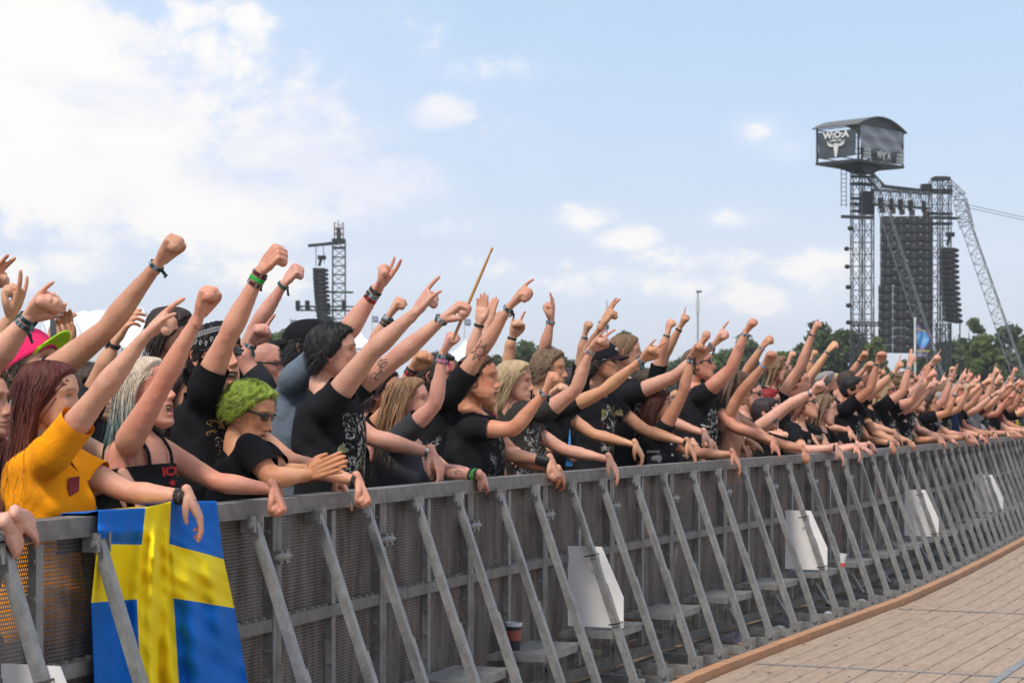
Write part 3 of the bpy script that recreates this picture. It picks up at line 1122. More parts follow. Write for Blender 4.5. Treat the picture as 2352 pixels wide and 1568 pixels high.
def hairline(z):
    return np.interp(z, [-.085, -.06, -.03, .0, .03, .055, .075, .09, .12], [-.06, -.045, -.012, .012, .040, .052, .070, .085, .11])


def grid_faces(nz, na):
    i = np.arange(nz - 1)[:, None] * na; j = np.arange(na)[None]; j2 = (j + 1) % na
    return np.stack([i + j, i + na + j, i + na + j2, i + j2], -1).reshape(-1, 4)


def make_head(g, Hc, Hm, p, lod):
    """adds the head to g; returns grid data for hair"""
    nz, na = ((80, 76), (62, 58), (20, 17))[lod]
    x, y, z, C = head_grid(nz, na, p)
    L = np.stack([x, y, z], -1)
    k = p.get('size', 1.0)

    def Tf(v):
        return (np.asarray(v, float) * k) @ Hm.T + Hc
    V = L.reshape(-1, 3)
    n0 = len(V)
    Vt = np.vstack([V, [L[0, :, 0].mean(), 0, .1185], [L[-1].mean(0)[0], 0, z[-1].mean()]])
    Ft = np.vstack([[n0, j, (j + 1) % na] for j in range(na)] + [[n0 + 1, (nz - 1) * na + (j + 1) % na, (nz - 1) * na + j] for j in range(na)])
    Cc = np.vstack([C.reshape(-1, 3), C[0, 0], C[-1, 0]])
    g.add(Tf(Vt), (grid_faces(nz, na), Ft), Cc)
    skin = np.array(p['skin'])
    # eyes
    if lod < 2:
        for sy in (1, -1):
            V_, F_ = ellipsoid((0, 0, 0), (.0122,) * 3, np.array([[0, 0, 1], [1, 0, 0], [0, 1, 0]]), 18, 14)
            d = nrm(V_); gz = nrm(np.array([1, -.12, .12])) if 'gaze' not in p else nrm(np.array(p['gaze'], float))
            co = d @ gz
            c = np.where(co[:, None] > .955, np.array([[.01, .01, .01]]), np.where(co[:, None] > .84, np.array([p.get('iris', (.10, .14, .16))]), np.array([[.52, .46, .44]])))
            g.add(Tf(V_ + [.0665, sy * .031, .0125] - [.0012, 0, 0]), F_, c, 1)
    # ears
    for sy in (1, -1):
        er = skin * np.array([1.05, .72, .66])
        a = np.linspace(-.5, 4.2, 9)
        P = np.column_stack([-.004 - .019 * np.cos(a) * (-1), np.full(9, 0), .0 + .031 * np.sin(a)])
        P = np.array([[.012, .076, .016], [.008, .083, .028], [-.008, .090, .032], [-.022, .092, .022], [-.024, .090, .002], [-.014, .085, -.018], [.000, .079, -.030], [.008, .076, -.022]])
        P[:, 1] = .0775 + (P[:, 1] - .076) * .5
        P[:, 1] *= sy
        V_, F_ = tube(P, [.004, .0045, .0048, .005, .0048, .0045, .0055, .004], (0, 1, 0), (10, 8, 4)[lod], res=(20, 12, 5)[lod]); g.add(Tf(V_ * [1, 1, 1] - [0.004, 0, .002]), F_, er)
        V_, F_ = ellipsoid((-.008, sy * .0795, 0), (.017, .0055, .027), nu=14 if lod < 2 else 6, nv=9 if lod < 2 else 4)
        V_[:, 1] += -sy * .004 * gs(V_[:, 0] + .004, .010) * gs(V_[:, 2] - .002, .014) + sy * (-(V_[:, 0] + .008)) * .35
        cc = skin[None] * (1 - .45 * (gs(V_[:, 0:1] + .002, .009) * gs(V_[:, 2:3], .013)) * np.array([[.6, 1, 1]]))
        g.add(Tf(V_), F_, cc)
    if p.get('mouth', 0) > .5 and lod < 2:   # upper teeth
        V_, F_ = ellipsoid((.076, 0, -.0715), (.010, .016, .0035), nu=12, nv=7); g.add(Tf(V_), F_, (.62, .58, .52), 1)
    return L, Tf


def hair_shell(g, L, Tf, col, th=.010, cut=0.0, mess=.3, seed=0, low=-.095, curly=0, zmax=1):
    rg = np.random.RandomState(seed)
    nz, na = L.shape[:2]
    x, y, z = L[..., 0], L[..., 1], L[..., 2]
    w = np.clip((hairline(z) + cut - x) / .012, 0, 1) * (z > low) * (z < zmax)
    c = np.array([-.005, 0, .0])
    d = nrm(L - c)
    a = np.arctan2(y, -x)
    ph = rg.uniform(0, 6, 6)
    wob = .5 * np.sin(a * 9 + z * 40 + ph[0]) + .5 * np.sin(a * 17 - z * 90 + ph[1]) + .4 * np.sin(a * 31 + z * 30 + ph[2])
    if curly: wob = 1.9 * np.sin(a * 8 + ph[3]) * np.sin(z * 120 + ph[4]) + .9 * np.sin(a * 15 + z * 150)
    Dd = w * (th + th * mess * wob)
    S = L + d * (Dd - .003 * (w <= .01))[..., None]
    F = grid_faces(nz, na)
    keep = (w.reshape(-1)[F] > .01).any(1)
    F = F[keep]
    V = np.vstack([S.reshape(-1, 3), [-.01, 0, .118 + th]])
    tri = np.array([[nz * na, j, (j + 1) % na] for j in range(na)])
    cc = np.array(col)[None] * (1 + .18 * np.clip(np.append(wob.ravel(), 0), -1, 1)[:, None] * (.8 if not curly else .5))
    used = np.unique(F); mp = -np.ones(len(V), int)
    used = np.union1d(used, tri); mp[used] = np.arange(len(used))
    g.add(Tf(V[used]), (mp[F], mp[tri]), np.clip(cc[used], 0, 1))


def hair_strands(g, Tf, n, length, col, seed, style='long', th=.012, width=.0028, steps=9, col2=None, k=1.0, parting=0.0, Hm=None, zmax=1):
    rg = np.random.RandomState(seed)
    c = np.array([-.006, 0, .003]); rad = np.array([.1, .079, .113])
    D = nrm(rg.randn(n * 5, 3)); P = c + D * rad
    ok = (P[:, 0] < hairline(P[:, 2]) + .004) & (P[:, 2] > (-.07 if style != 'wig' else -.03)) & (P[:, 2] < zmax)
    P = P[ok][:n]; D = nrm((P - c) / rad)
    m = len(P)
    lay = (th * rg.uniform(.35, 1.15, m))[:, None]
    g_dir = np.array([0, 0, -1.]) @ Hm if Hm is not None else np.array([0, 0, -1.])   # gravity in head frame
    Ls = length * rg.uniform(.75, 1.1, m)[:, None] / steps
    pos = P.copy()
    path = [pos.copy()]
    wv = rg.randn(m, 3) * .10 + .06 * np.column_stack([np.sin(P[:, 1] * 90 + P[:, 2] * 40), np.sin(P[:, 0] * 110), np.zeros(m)])
    xl = rg.uniform(-.012, .012, (m,))
    fl = np.zeros((m, 3))
    for s in range(steps):
        Dn = nrm((pos - c) / rad ** 2)
        if style == 'long':
            side = np.sign(P[:, 1] - parting)[:, None]
            f = g_dir * 1.0 + np.array([-.45, 0, 0]) * np.clip(1 - s / 4, 0, 1) + side * np.array([0, .55, 0]) * np.clip(1 - s / 3, 0, 1)
        elif style == 'bob':
            side = np.sign(P[:, 1] - parting)[:, None]
            f = g_dir * .9 + np.array([-.35, 0, 0]) + side * np.array([0, .5, 0]) * np.clip(1 - s / 3, 0, 1)
        elif style == 'fringe':
            f = np.array([.75, 0, 0]) + g_dir * .8
        elif style == 'short':
            f = np.array([.35, 0, .35]) * (P[:, 2:3] > .05) + np.array([-.4, 0, -.5]) * (P[:, 2:3] <= .05) + D * .25
        elif style == 'back':
            f = np.array([-1.0, 0, -.25])
        else:   # curls
            f = np.cross(D, np.array([math.sin(s * 1.7), math.cos(s * 1.7), .5])) * 1.2 + wv * 2 + g_dir * .25
        f = f + wv * (.35 + .12 * s)
        Tn = f - (f * Dn).sum(1, keepdims=True) * Dn * np.where(((pos - c) / rad * ((pos - c) / rad)).sum(1, keepdims=True) < 1.6, 1, 0)
        if style in ('short',): Tn = f
        Tn = nrm(Tn)
        pos = pos + Tn * Ls
        q = (pos - c) / (rad + lay)
        l = np.linalg.norm(q, axis=1, keepdims=True)
        up_ = pos[:, 2:3] > -.085
        pos = np.where((l < 1) & up_, c + q / np.maximum(l, 1e-6) * (rad + lay), pos)
        if style in ('long', 'bob'):
            xm = np.interp(pos[:, 2], [-.5, -.12, -.04, .015, .05, .07], [-.03, -.03, -.012, .012, .05, .2]) + xl
            pos[:, 0] = np.minimum(pos[:, 0], np.maximum(xm, pos[:, 0] - .03))
        # keep off the neck and shoulders
        ng = (pos[:, 2] < -.085)
        rr = np.linalg.norm(pos[:, :2] - np.array([-.03, 0]), axis=1, keepdims=True)
        tgt = .062 + np.clip((-.12 - pos[:, 2:3]) / .10, 0, 1) * .045
        push = np.where((rr < tgt), tgt / np.maximum(rr, 1e-4), 1.0)
        xy = np.array([-.03, 0]) + (pos[:, :2] - np.array([-.03, 0])) * push
        pos[ng, :2] = xy[ng]
        path.append(pos.copy())
    P_ = np.stack(path, 1)                                  # m, steps+1, 3
    T_ = nrm(np.gradient(P_, axis=1))
    O_ = nrm(P_ - np.array([-.02, 0, 0]) * 1.0)
    S_ = nrm(np.cross(T_, O_))
    wd = width * np.interp(np.linspace(0, 1, steps + 1), [0, .1, .8, 1], [.7, 1, .8, .15])[None, :, None] * rg.uniform(.6, 1.4, (m, 1, 1))
    V = np.stack([P_ - S_ * wd, P_ + S_ * wd], 2)            # m, s+1, 2, 3
    ns = steps + 1
    b = (np.arange(m) * ns * 2)[:, None]; s_ = (np.arange(steps) * 2)[None]
    F = np.stack([b + s_, b + s_ + 1, b + s_ + 3, b + s_ + 2], -1).reshape(-1, 4)
    base = np.array(col) * (rg.uniform(.75, 1.25, (m, 1)) * (1 + .25 * np.sin(P[:, 1:2] * 120 + P[:, 2:3] * 70)))
    C = np.repeat(base[:, None], ns, 1)
    if col2 is not None:
        f_ = np.clip((np.linspace(0, 1, ns) - .35) / .3, 0, 1)[None, :, None] * rg.uniform(.6, 1, (m, 1, 1))
        C = C * (1 - f_) + np.array(col2) * rg.uniform(.75, 1.25, (m, 1, 1)) * f_
    C = np.repeat(C[:, :, None], 2, 2).reshape(-1, 3)
    g.add(Tf(V.reshape(-1, 3)), F, np.clip(C, 0, 1))


# ------------------------------------------------------------------ headgear
def sunglasses(parent, Tf, col=(.01, .01, .01), clear=False):
    g = Geo()
    for sy in (1, -1):
        if not clear:
            V, F = ellipsoid((.0955, sy * .032, .012), (.004, .027, .019), nu=18, nv=9)
            V[:, 0] -= (abs(V[:, 1]) / .06) ** 2 * .012
            g.add(Tf(V), F, col)
        else:
            a = np.linspace(0, 2 * PI, 15)
            P = np.column_stack([np.full(15, .096), sy * .032 + .026 * np.cos(a), .010 + .017 * np.sin(a)])
            V, F = tube(P, .0016, (1, 0, 0), 6, rnd=False, caps=False); g.add(Tf(V), F, col)
        V, F = tube([(.092, sy * .058, .018), (.06, sy * .081, .020), (.0, sy * .086, .020), (-.012, sy * .086, .006)], [(.0045, .0018)] * 4, (0, 0, 1), 8, res=10); g.add(Tf(V), F, col)
    V, F = tube([(.098, .010, .018), (.102, 0, .021), (.098, -.010, .018)], .0022, (0, 0, 1), 6, res=6); g.add(Tf(V), F, col)
    return g.build('sunglasses' if not clear else 'glasses', M['gloss'], parent, smooth=True)


def cap(parent, Tf, col, vcol=None, back=False, badge=None, tilt=.0, name='cap', rear=None):
    g = Geo()
    nu, nv = 36, 14
    V, C = [], []
    for i in range(nv + 1):
        t = i / nv * PI / 2
        for j in range(nu):
            a = 2 * PI * j / nu
            r = math.cos(t) ** .75
            x = -.006 + .111 * r * math.cos(a); y = .089 * r * math.sin(a); z = .030 + .103 * math.sin(t) ** .9
            z += .012 * r * math.cos(a)
            seam = 1 - .05 * math.exp(-((abs(((a / (PI / 3)) % 1) - .5) - .5) / .03) ** 2)
            V.append((x, y, z)); C.append(np.array(col if (rear is None or x > -.03) else rear) * seam)
    F = np.array([[i * nu + j, i * nu + (j + 1) % nu, (i + 1) * nu + (j + 1) % nu, (i + 1) * nu + j] for i in range(nv) for j in range(nu)])
    V = np.array(V)
    g.add(Tf(V), F, np.array(C))
    Vb, Fb_ = tube([( -.006 + .112 * math.cos(a), .090 * math.sin(a), .032 + .012 * math.cos(a)) for a in np.linspace(0, 2 * PI, 30)], [(.008, .003)] * 30, (0, 0, 1), 6, rnd=False, caps=False)
    g.add(Tf(Vb), Fb_, np.array(col) * .8)
    sx = -1 if back else 1
    rows = []
    for i in range(8):
        f = i / 7
        rows.append([(sx * (.096 + .075 * f * math.cos(b) ** .6 - .035 * (1 - math.cos(b))), .080 * math.sin(b) * (1 - .10 * f), .046 - .014 * f - .020 * (math.sin(b)) ** 2 + tilt * f) for b in np.linspace(-1.35, 1.35, 15)])
    R_ = np.array(rows)
    top, bot = R_ + [0, 0, .0018], R_ - [0, 0, .0018]
    Vv = np.concatenate([top.reshape(-1, 3), bot.reshape(-1, 3)])
    n = 8 * 15
    Fv = []
    for i in range(7):
        for j in range(14):
            q = i * 15 + j
            Fv += [(q, q + 1, q + 16, q + 15), (n + q, n + q + 15, n + q + 16, n + q + 1)]
    for j in range(14): Fv.append((7 * 15 + j, 7 * 15 + j + 1, n + 7 * 15 + j + 1, n + 7 * 15 + j))
    g.add(Tf(Vv), np.array(Fv), vcol if vcol is not None else col)
    o = g.build(name, M['cloth'], parent, smooth=True)
    if badge:
        g = Geo(); V_, F_ = ellipsoid((.092, 0, .082), (.012, .03, .013), nu=12, nv=7); g.add(Tf(V_), F_, badge); g.build('badge', M['cloth'], o, smooth=True)
    return o


def bandana_cloth(parent, Tf):
    nu, nv = 40, 16
    V, C = [], []
    for i in range(nv + 1):
        t = i / nv * PI / 2
        for j in range(nu):
            a = 2 * PI * j / nu; r = math.cos(t) ** .8
            x = -.006 + .112 * r * math.cos(a); y = .090 * r * math.sin(a); z = .018 + .108 * math.sin(t) ** .9 + .020 * r * math.cos(a)
            w = .0025 * math.sin(a * 14 + t * 5)
            V.append((x * (1 + w * 5), y * (1 + w * 5), z + w)); C.append((.012, .012, .013))
    V = np.array(V); F = np.array([[i * nu + j, i * nu + (j + 1) % nu, (i + 1) * nu + (j + 1) % nu, (i + 1) * nu + j] for i in range(nv) for j in range(nu)])
    g = Geo(); g.add(Tf(V), F, np.array(C))
    for q in range(2):
        V_, F_ = tube([(-.112, .0, .0), (-.14, .01 - .03 * q, -.03), (-.135, .02 - .05 * q, -.08)], [(.018, .004), (.02, .004), (.01, .002)], (0, 1, 0), 8, res=8); g.add(Tf(V_), F_, (.012, .012, .013))
    o = g.build('bandana', M['cloth'], parent, smooth=True)
    g = Geo()
    def on(a, h, l=.0025):
        t = math.asin(min(1, (h / .108) ** (1 / .9))) if h > 0 else 0
        r = math.cos(t) ** .8
        p = np.array([-.006 + .112 * r * math.cos(a), .090 * r * math.sin(a), .018 + h + .020 * r * math.cos(a)])
        return p + nrm(p) * l
    for h in (.050, .066):
        P = [on(a, h) for a in np.linspace(-3.1, 3.1, 60)]
        V_, F_ = tube(P, .0011, (0, 0, 1), 5, rnd=False); g.add(Tf(V_), F_, (.5, .5, .5))
    for k in range(46):      # row of small rings between the lines, scrolls below
        a0 = -3.1 + k * .135
        P = [on(a0 + .045 * math.cos(u), .058 + .005 * math.sin(u)) for u in np.linspace(0, 2 * PI, 9)]
        V_, F_ = tube(P, .0009, (0, 0, 1), 4, rnd=False, caps=False); g.add(Tf(V_), F_, (.5, .5, .5))
    r_ = random.Random(2)
    for k in range(30):
        a0 = -3.1 + k * .205; h0 = r_.uniform(.012, .034); s0_ = r_.uniform(.05, .09)
        P = [on(a0 + s0_ * (1 - u / 9) * math.cos(u), h0 + .013 * (1 - u / 9) * math.sin(u)) for u in np.linspace(0, 7.5, 14)]
        V_, F_ = tube(P, .0012, (0, 0, 1), 4, rnd=False); g.add(Tf(V_), F_, (.45, .45, .45))
    g.build('paisley_print', M['print'], o)


# ------------------------------------------------------------------ people
PEOPLE = []        # records filled first, meshes grown together afterwards


def plane_pt(px, py, P0):
    """ray through a pixel meets the upright plane through P0 that holds the facing direction"""
    d = np.array([(px - 1176) / FP, 1, -(py - 946) / FP]); o = np.array([0, 0, CAM_H])
    k_ = np.dot(P0 - o, U) / np.dot(d, U)
    return o + d * k_


def stand(px, row, z=1.6):
    """floor point of someone seen at column px, row metres behind the fence"""
    s = s_at_px(px, z, row)
    f = fence(s)
    return np.array([f[0] - N[0] * row, f[1] - N[1] * row, 0.0])


def rotm(yaw, pitch=0, roll=0):
    """head matrix: columns forward, left, up"""
    f = N * math.cos(yaw) + U * math.sin(yaw)
    f = f * math.cos(pitch) + UPV * math.sin(pitch)
    l = nrm(np.cross(UPV, f)); u = np.cross(f, l)
    l2 = l * math.cos(roll) + u * math.sin(roll); u2 = np.cross(f, l2)
    return np.column_stack([f, l2, u2])


def person(label, head=None, row=.3, look=(0, 0, 0), Rarm=None, Larm=None, foot=None, hz=None, lod=None, **kw):
    """head: pixel of the head centre. arms: dict(e=,w=,t= pixels  or 3D), pose, roll"""
    if head is not None:
        base = stand(head[0], row)
        hp = plane_pt(head[0], head[1], base)
    else:
        base = foot
        hp = base + [0, 0, hz]
    rec = dict(label=label, base=base, head=hp, look=look, R=Rarm, L=Larm, **kw)
    rec['dist'] = hp[1]
    rec['lod'] = lod if lod is not None else (0 if hp[1] < 9.6 else 1 if hp[1] < 14.5 else 2)
    PEOPLE.append(rec)
    return rec


def solve_arm(S, Wr, L1, L2, pole):
    d = Wr - S; D = np.linalg.norm(d); D2 = min(D, (L1 + L2) * .995)
    t = nrm(d)
    a = (L1 ** 2 - L2 ** 2 + D2 ** 2) / (2 * D2)
    h = math.sqrt(max(L1 ** 2 - a ** 2, 0))
    pp = pole - np.dot(pole, t) * t
    return S + t * a + nrm(pp) * h, S + t * D2


def build_people():
    jobs = []
    for p in PEOPLE:
        rg = random.Random(hash(p['label']) % 1000 if False else sum(map(ord, p['label'])))
        Hc = p['head']; base = p['base']; bk = p.get('bulk', 1.0); lod = p['lod']
        sc = p.get('scale', .93 if p.get('fem') else 1.0)
        yaw = p.get('yaw', 0)
        lat = U * math.cos(yaw) - N * math.sin(yaw); fw = N * math.cos(yaw) + U * math.sin(yaw)
        neck = Hc + np.array([0, 0, -.155 * sc]) - fw * .035 * sc - fw * p.get('crane', .02)
        sw = .165 * sc * (.5 + .5 * bk)
        if 'neck' in p: neck = plane_pt(*p['neck'], base)
        SH = {}
        for sgn, key in ((-1, 'R'), (1, 'L')):
            a = p[key]
            S = neck + lat * sgn * sw + np.array([0, 0, -.055 * sc]) - fw * .01
            if a and a.get('s') is not None:
                S = plane_pt(*a['s'], S)
            elif a and a.get('up'):
                S = S + np.array([0, 0, .035]) + fw * .03 - lat * sgn * .015
            SH[key] = S
        mid = (SH['L'] + SH['R']) / 2
        mid = mid * .5 + (neck + np.array([0, 0, -.06])) * .5
        hip = np.array([*(base[:2] * .65 + mid[:2] * .35), .93 * sc + .0])
        hip[:2] -= fw[:2] * .02
        if mid[2] < 1.35: hip = hip - fw * .12
        tor_p = [hip + [0, 0, -.05], hip + [0, 0, .06], hip * .55 + mid * .45 - [0, 0, .05], hip * .2 + mid * .8 - [0, 0, .05], mid - fw * .005, (mid + neck) / 2 + [0, 0, .01], neck + [0, 0, .02]]
        kk = bk * sc
        tor_r = [(.165 * kk, .115 * kk), (.165 * kk, .118 * kk), (.145 * kk, .105 * kk * (.8 + .2 * bk)), (.160 * kk, .120 * kk), (.145 * sc, .098 * kk), (.085 * sc, .072 * sc), (.058 * sc, .060 * sc)]
        if p.get('fem'):
            tor_r[2] = (.125 * kk, .095 * kk); tor_r[3] = (.145 * kk, .115 * kk)
        body = [tube(tor_p, tor_r, lat, 18 if lod < 2 else 12, res=20 if lod < 2 else 9)]
        body.append(tube([neck - [0, 0, .05], neck + [0, 0, .03], Hc - fw * .022 + [0, 0, -.045]], [(.062 * sc, .064 * sc), (.056 * sc * (.7 + .3 * bk), .060 * sc), (.054 * sc, .060 * sc)], lat, 14 if lod < 2 else 8, res=8 if lod < 2 else 4))
        shirt = [tube([q.copy() for q in tor_p[:-1]], [(a * 1.07 + .012, b * 1.08 + .014) for a, b in tor_r[:-1]], lat, 18 if lod < 2 else 12, res=20 if lod < 2 else 9)]
        if p.get('fem'):
            for sg in (-1, 1):
                c_ = hip * .25 + mid * .75 - [0, 0, .03] + fw * .085 + lat * sg * .065
                body.append(ellipsoid(c_, (.055, .055, .06)))
                shirt.append(ellipsoid(c_ + fw * .008, (.062, .062, .066)))
        arms = {}
        hems = []
        for sgn, key in ((-1, 'R'), (1, 'L')):
            a = p[key] or {}
            S = SH[key]
            k = sc * (.55 + .45 * bk) * p.get('armk', 1.08)
            L1, L2 = .29 * sc, .255 * sc
            pole = np.array([0, 0, -1.]) - fw * .3 + lat * sgn * .35
            pl = S + lat * sgn * a.get('out', .03)
            if 'w' in a and not a.get('up') and 'dirc' not in a and a.get('rail', True):
                for off_ in (.085, .14, .20, .26, .32):
                    Wr = fence_pt(*a['w'], off_)
                    if np.linalg.norm(Wr - S) < (L1 + L2) * 1.12: break
                if np.linalg.norm(Wr - S) > (L1 + L2) * 1.22:
                    fx = nearest_fence(S); Wr = np.array([fx[0], fx[1], RAILZ + .04]) + N * .12 + U * sgn * .03
                    a['t'] = None
                st_ = min(max(1.0, np.linalg.norm(Wr - S) / .98 / (L1 + L2)), 1.25)
                if np.linalg.norm(Wr - S) > (L1 + L2) * st_: Wr = S + nrm(Wr - S) * (L1 + L2) * st_ * .98
                E, Wr = solve_arm(S, Wr, L1 * st_, L2 * st_, np.array([0, 0, -1.]) - fw * .6 + lat * sgn * .4)
                T = fence_pt(*a['t'], off_ - .015) if a.get('t') is not None else Wr + N * .05 - UPV * .1
                hd = nrm(T - Wr)
            elif 'w' in a:
                Wr = plane_pt(*a['w'], pl)
                if 'e' in a:
                    E = plane_pt(*a['e'], S + lat * sgn * a.get('eout', .03))
                else:
                    E, Wr = solve_arm(S, Wr, L1, L2, pole)
                T = plane_pt(*a['t'], pl) if 't' in a else Wr + (Wr - E)
                hd = nrm(T - Wr)
            elif 'dir' in a:         # raised: elevation, bend, azimuth
                el_, bend, azm = a['dir']
                f2 = fw * math.cos(azm) + lat * math.sin(azm)
                d1 = f2 * math.cos(el_ - bend * .6) + UPV * math.sin(el_ - bend * .6)
                d2 = f2 * math.cos(el_ + bend * .4) + UPV * math.sin(el_ + bend * .4)
                E = S + d1 * L1; Wr = E + d2 * L2
                hd = nrm(d2 + a.get('hx', 0) * f2)
            else:                     # hanging over the rail
                s_here = np.dot(base[:2] - fence(0), U[:2])
                fx = nearest_fence(S)
                Wr = np.array([fx[0], fx[1], RAILZ + .045]) + N * a.get('reach', .10) + U * a.get('side', sgn * .02)
                if np.linalg.norm(Wr - S) > (L1 + L2) * .98:
                    Wr = S + nrm(Wr - S) * (L1 + L2) * .97
                E, Wr = solve_arm(S, Wr, L1, L2, np.array([0, 0, -1.]) - fw * .8 + lat * sgn * .5)
                hd = nrm(N * (.55 + a.get('hf', 0)) - UPV * .8 + U * a.get('hs', 0))
            ax = nrm(Wr - E)
            # back of the hand
            up_ref = UPV * 1.0 - fw * .35
            if hd[2] < -.2: up_ref = fw * 1.0 + UPV * .3
            b = up_ref - np.dot(up_ref, hd) * hd; b = nrm(b)
            side = np.cross(b, hd)
            ro = a.get('roll', 0)
            b2 = b * math.cos(ro) + side * math.sin(ro)
            ysign = 1 if key == 'R' else -1
            y2 = np.cross(b2, hd)
            Hd = np.column_stack([hd, y2 * ysign, b2])
            arms[key] = (S, E, Wr, Hd, a)
            P = [S + nrm(mid - S) * .03, S, S * .62 + E * .38, E - nrm(E - S) * .02, E + ax * .012, E * .74 + Wr * .26, E * .35 + Wr * .65, Wr - ax * .01, Wr + hd * .012]
            Rr = [(.050 * k,) * 2, (.056 * k, .055 * k), (.047 * k, .050 * k), (.037 * k, .040 * k), (.039 * k, .038 * k), (.0455 * k, .041 * k), (.034 * k, .030 * k), (.0275 * k, .0215 * k), (.027 * k, .020 * k)]
            if lod < 2:
                ob_ = nrm(nrm(E - S) - ax + 1e-4)
                body.append(ellipsoid(E + ob_ * .022 * k, (.019 * k,) * 3, nu=10, nv=7))
            body.append(tube(P, Rr, lat * .4 + y2 * .6, 16 if lod < 2 else 7, res=24 if lod < 2 else 8))
            body.append(tube([neck * .7 + mid * .3 - [0, 0, .01], S * .75 + neck * .25 + [0, 0, -.002]], [(.05 * sc,) * 2, (.047 * sc,) * 2], fw, 12 if lod < 2 else 7))
            ln = a.get('sleeve', .58) if p.get('sleeves', True) else 0
            if ln:
                d1 = nrm(E - S)
                if ln <= 1:
                    e1 = S + (E - S) * ln
                    sr = tube([S - d1 * .04 + nrm(mid - S) * .03, S, S * .5 + e1 * .5, e1 + d1 * .03], [(.058 * k,) * 2, (.066 * k,) * 2, (.063 * k,) * 2, (.062 * k,) * 2], lat, 16 if lod < 2 else 8, res=12 if lod < 2 else 6)
                    shirt.append(sr)
                    hems.append((e1, d1, S))
                shirt.append(tube([neck * .62 + mid * .38 - [0, 0, .012], S * .8 + neck * .2 + [0, 0, .002]], [(.062 * sc,) * 2, (.060 * sc,) * 2], fw, 12 if lod < 2 else 7))
        p['geo'] = dict(body=body, shirt=shirt, hems=hems, arms=arms, hip=hip, mid=mid, neck=neck, lat=lat, fw=fw, sc=sc, kk=kk)
        if lod < 2:
            V, (q, t) = join(body)
            jobs.append((V, (q, t), (.0155, .020)[lod], 4))
            V, (q, t) = join(shirt)
            jobs.append((V, (q, t), (.014, .019)[lod], 11))
    res = iter(remesh_batch(jobs))
    for p in PEOPLE:
        G = p['geo']; lod = p['lod']
        skin = np.array(p.get('skin', (.55, .33, .24)))
        jt = random.Random(sum(map(ord, p['label'])) * 7)
        skin = skin * jt.uniform(.82, 1.12) * np.array([1, jt.uniform(.93, 1.06), jt.uniform(.92, 1.12)])
        p['skin'] = skin
        root = empty('person', (*p['base'][:2], 0))
        root.rotation_euler.z = 0
        tag(root, p['label'], 'person', p.get('group', 'crowd leaning on the barrier'))
        off = np.array([*p['base'][:2], 0.])
        g = Geo()
        fw, lat = G['fw'], G['lat']
        tone = skin
        if lod < 2:
            Vb, Fb = next(res); Vs, Fs = next(res)
        else:
            V, (q, t) = join(G['body']); Vb, Fb = V, (q, t)
            V, (q, t) = join(G['shirt']); Vs, Fs = V, (q, t)
        armv = np.clip(1.35 - np.linalg.norm(Vb - G['mid'], axis=1) * 1.2, 0, 1)[:, None]
        tan = p.get('tan', .25)
        Cb = tone * (1 - tan * .35 * (1 - armv)) * (1 + (1 - armv) * tan * np.array([.05, -.12, -.22]))
        # redder elbows
        for key in 'RL':
            E = G['arms'][key][1]
            w = np.exp(-(np.linalg.norm(Vb - E, axis=1) / .045) ** 2)[:, None] * .35
            Cb = Cb * (1 - w) + tone * np.array([.95, .62, .55]) * w
        g.add(Vb - off, Fb, Cb)
        for key in 'RL':
            S, E, Wr, Hd, a = G['arms'][key]
            pose = a.get('pose', 'droop')
            V, F = HL[(pose, lod)]
            hk = G['sc'] * p.get('handk', 1.04 if (a.get('up') or 'dir' in a) else .93)
            Vh = (V * hk) @ Hd.T + Wr
            if key == 'L': F = tuple(f[:, ::-1] for f in F)
            g.add(Vh - off, F, hand_color(V, tone * p.get('handtone', 1.0)))
        hp = dict(skin=tone, haircol=np.array(p.get('hair', (.05, .03, .02))), fem=p.get('fem'), size=G['sc'] * p.get('headk', 1.03))
        hp.update(p.get('face', {}))
        Hm = rotm(*p['look'])
        Lh, Tf0 = make_head(g, p['head'] - off, Hm, hp, lod)
        Tf = Tf0
        body = g.build('body', [M['skin'], M['gloss']], root, smooth=True)
        # shirt
        sc_ = np.array(p.get('shirt', (.012, .012, .014)))
        if p.get('top', 'tee') != 'none':
            for e1, d1, S in G['hems']:
                dd = (Vs - e1) @ d1
                near = np.linalg.norm(Vs - e1, axis=1) < .115
                axd = (Vs - e1) - dd[:, None] * d1
                sel = near & (dd > 0) & (np.linalg.norm(axd, axis=1) < .10)
                Fs = tuple(f[~sel[f].all(1)] for f in Fs)
                Vs = Vs - np.where(sel, dd, 0)[:, None] * d1
            # neckline, or the low cut of a tank top
            nk, md = G['neck'], G['mid']
            if p.get('top') == 'tank':
                nv = nrm(UPV - fw * .15); pc = md + [0, 0, -.075]
                dd = (Vs - pc) @ nv; sel = dd > 0
            else:
                nv = nrm(UPV + fw * .55); pc = nk - [0, 0, .022 * G['sc']] + fw * .01
                dd = (Vs - pc) @ nv; sel = (dd > 0) & (np.linalg.norm((Vs - nk)[:, :2], axis=1) < .125)
            Fs = tuple(f[~sel[f].all(1)] for f in Fs)
            Vs = Vs - np.where(sel, dd, 0)[:, None] * nv
            # folds
            ph = sum(map(ord, p['label'])) % 7
            nn_v = nrm(Vs - (G['hip'] + (G['mid'] - G['hip']) * np.clip(((Vs - G['hip']) @ nrm(G['mid'] - G['hip'])) / np.linalg.norm(G['mid'] - G['hip']), 0, 1)[:, None]))
            f_ = np.sin(Vs @ (lat * 32 + UPV * 18) + 2.3 * np.sin(Vs @ (fw * 17 - UPV * 13) + ph) + ph) * .5 + np.sin(Vs @ (fw * 45 + UPV * 30) + 1.7 * np.sin(Vs @ (UPV * 22 + lat * 9))) * .35
            lowp = np.clip((G['mid'][2] + .08 - Vs[:, 2]) / .2, .25, 1)
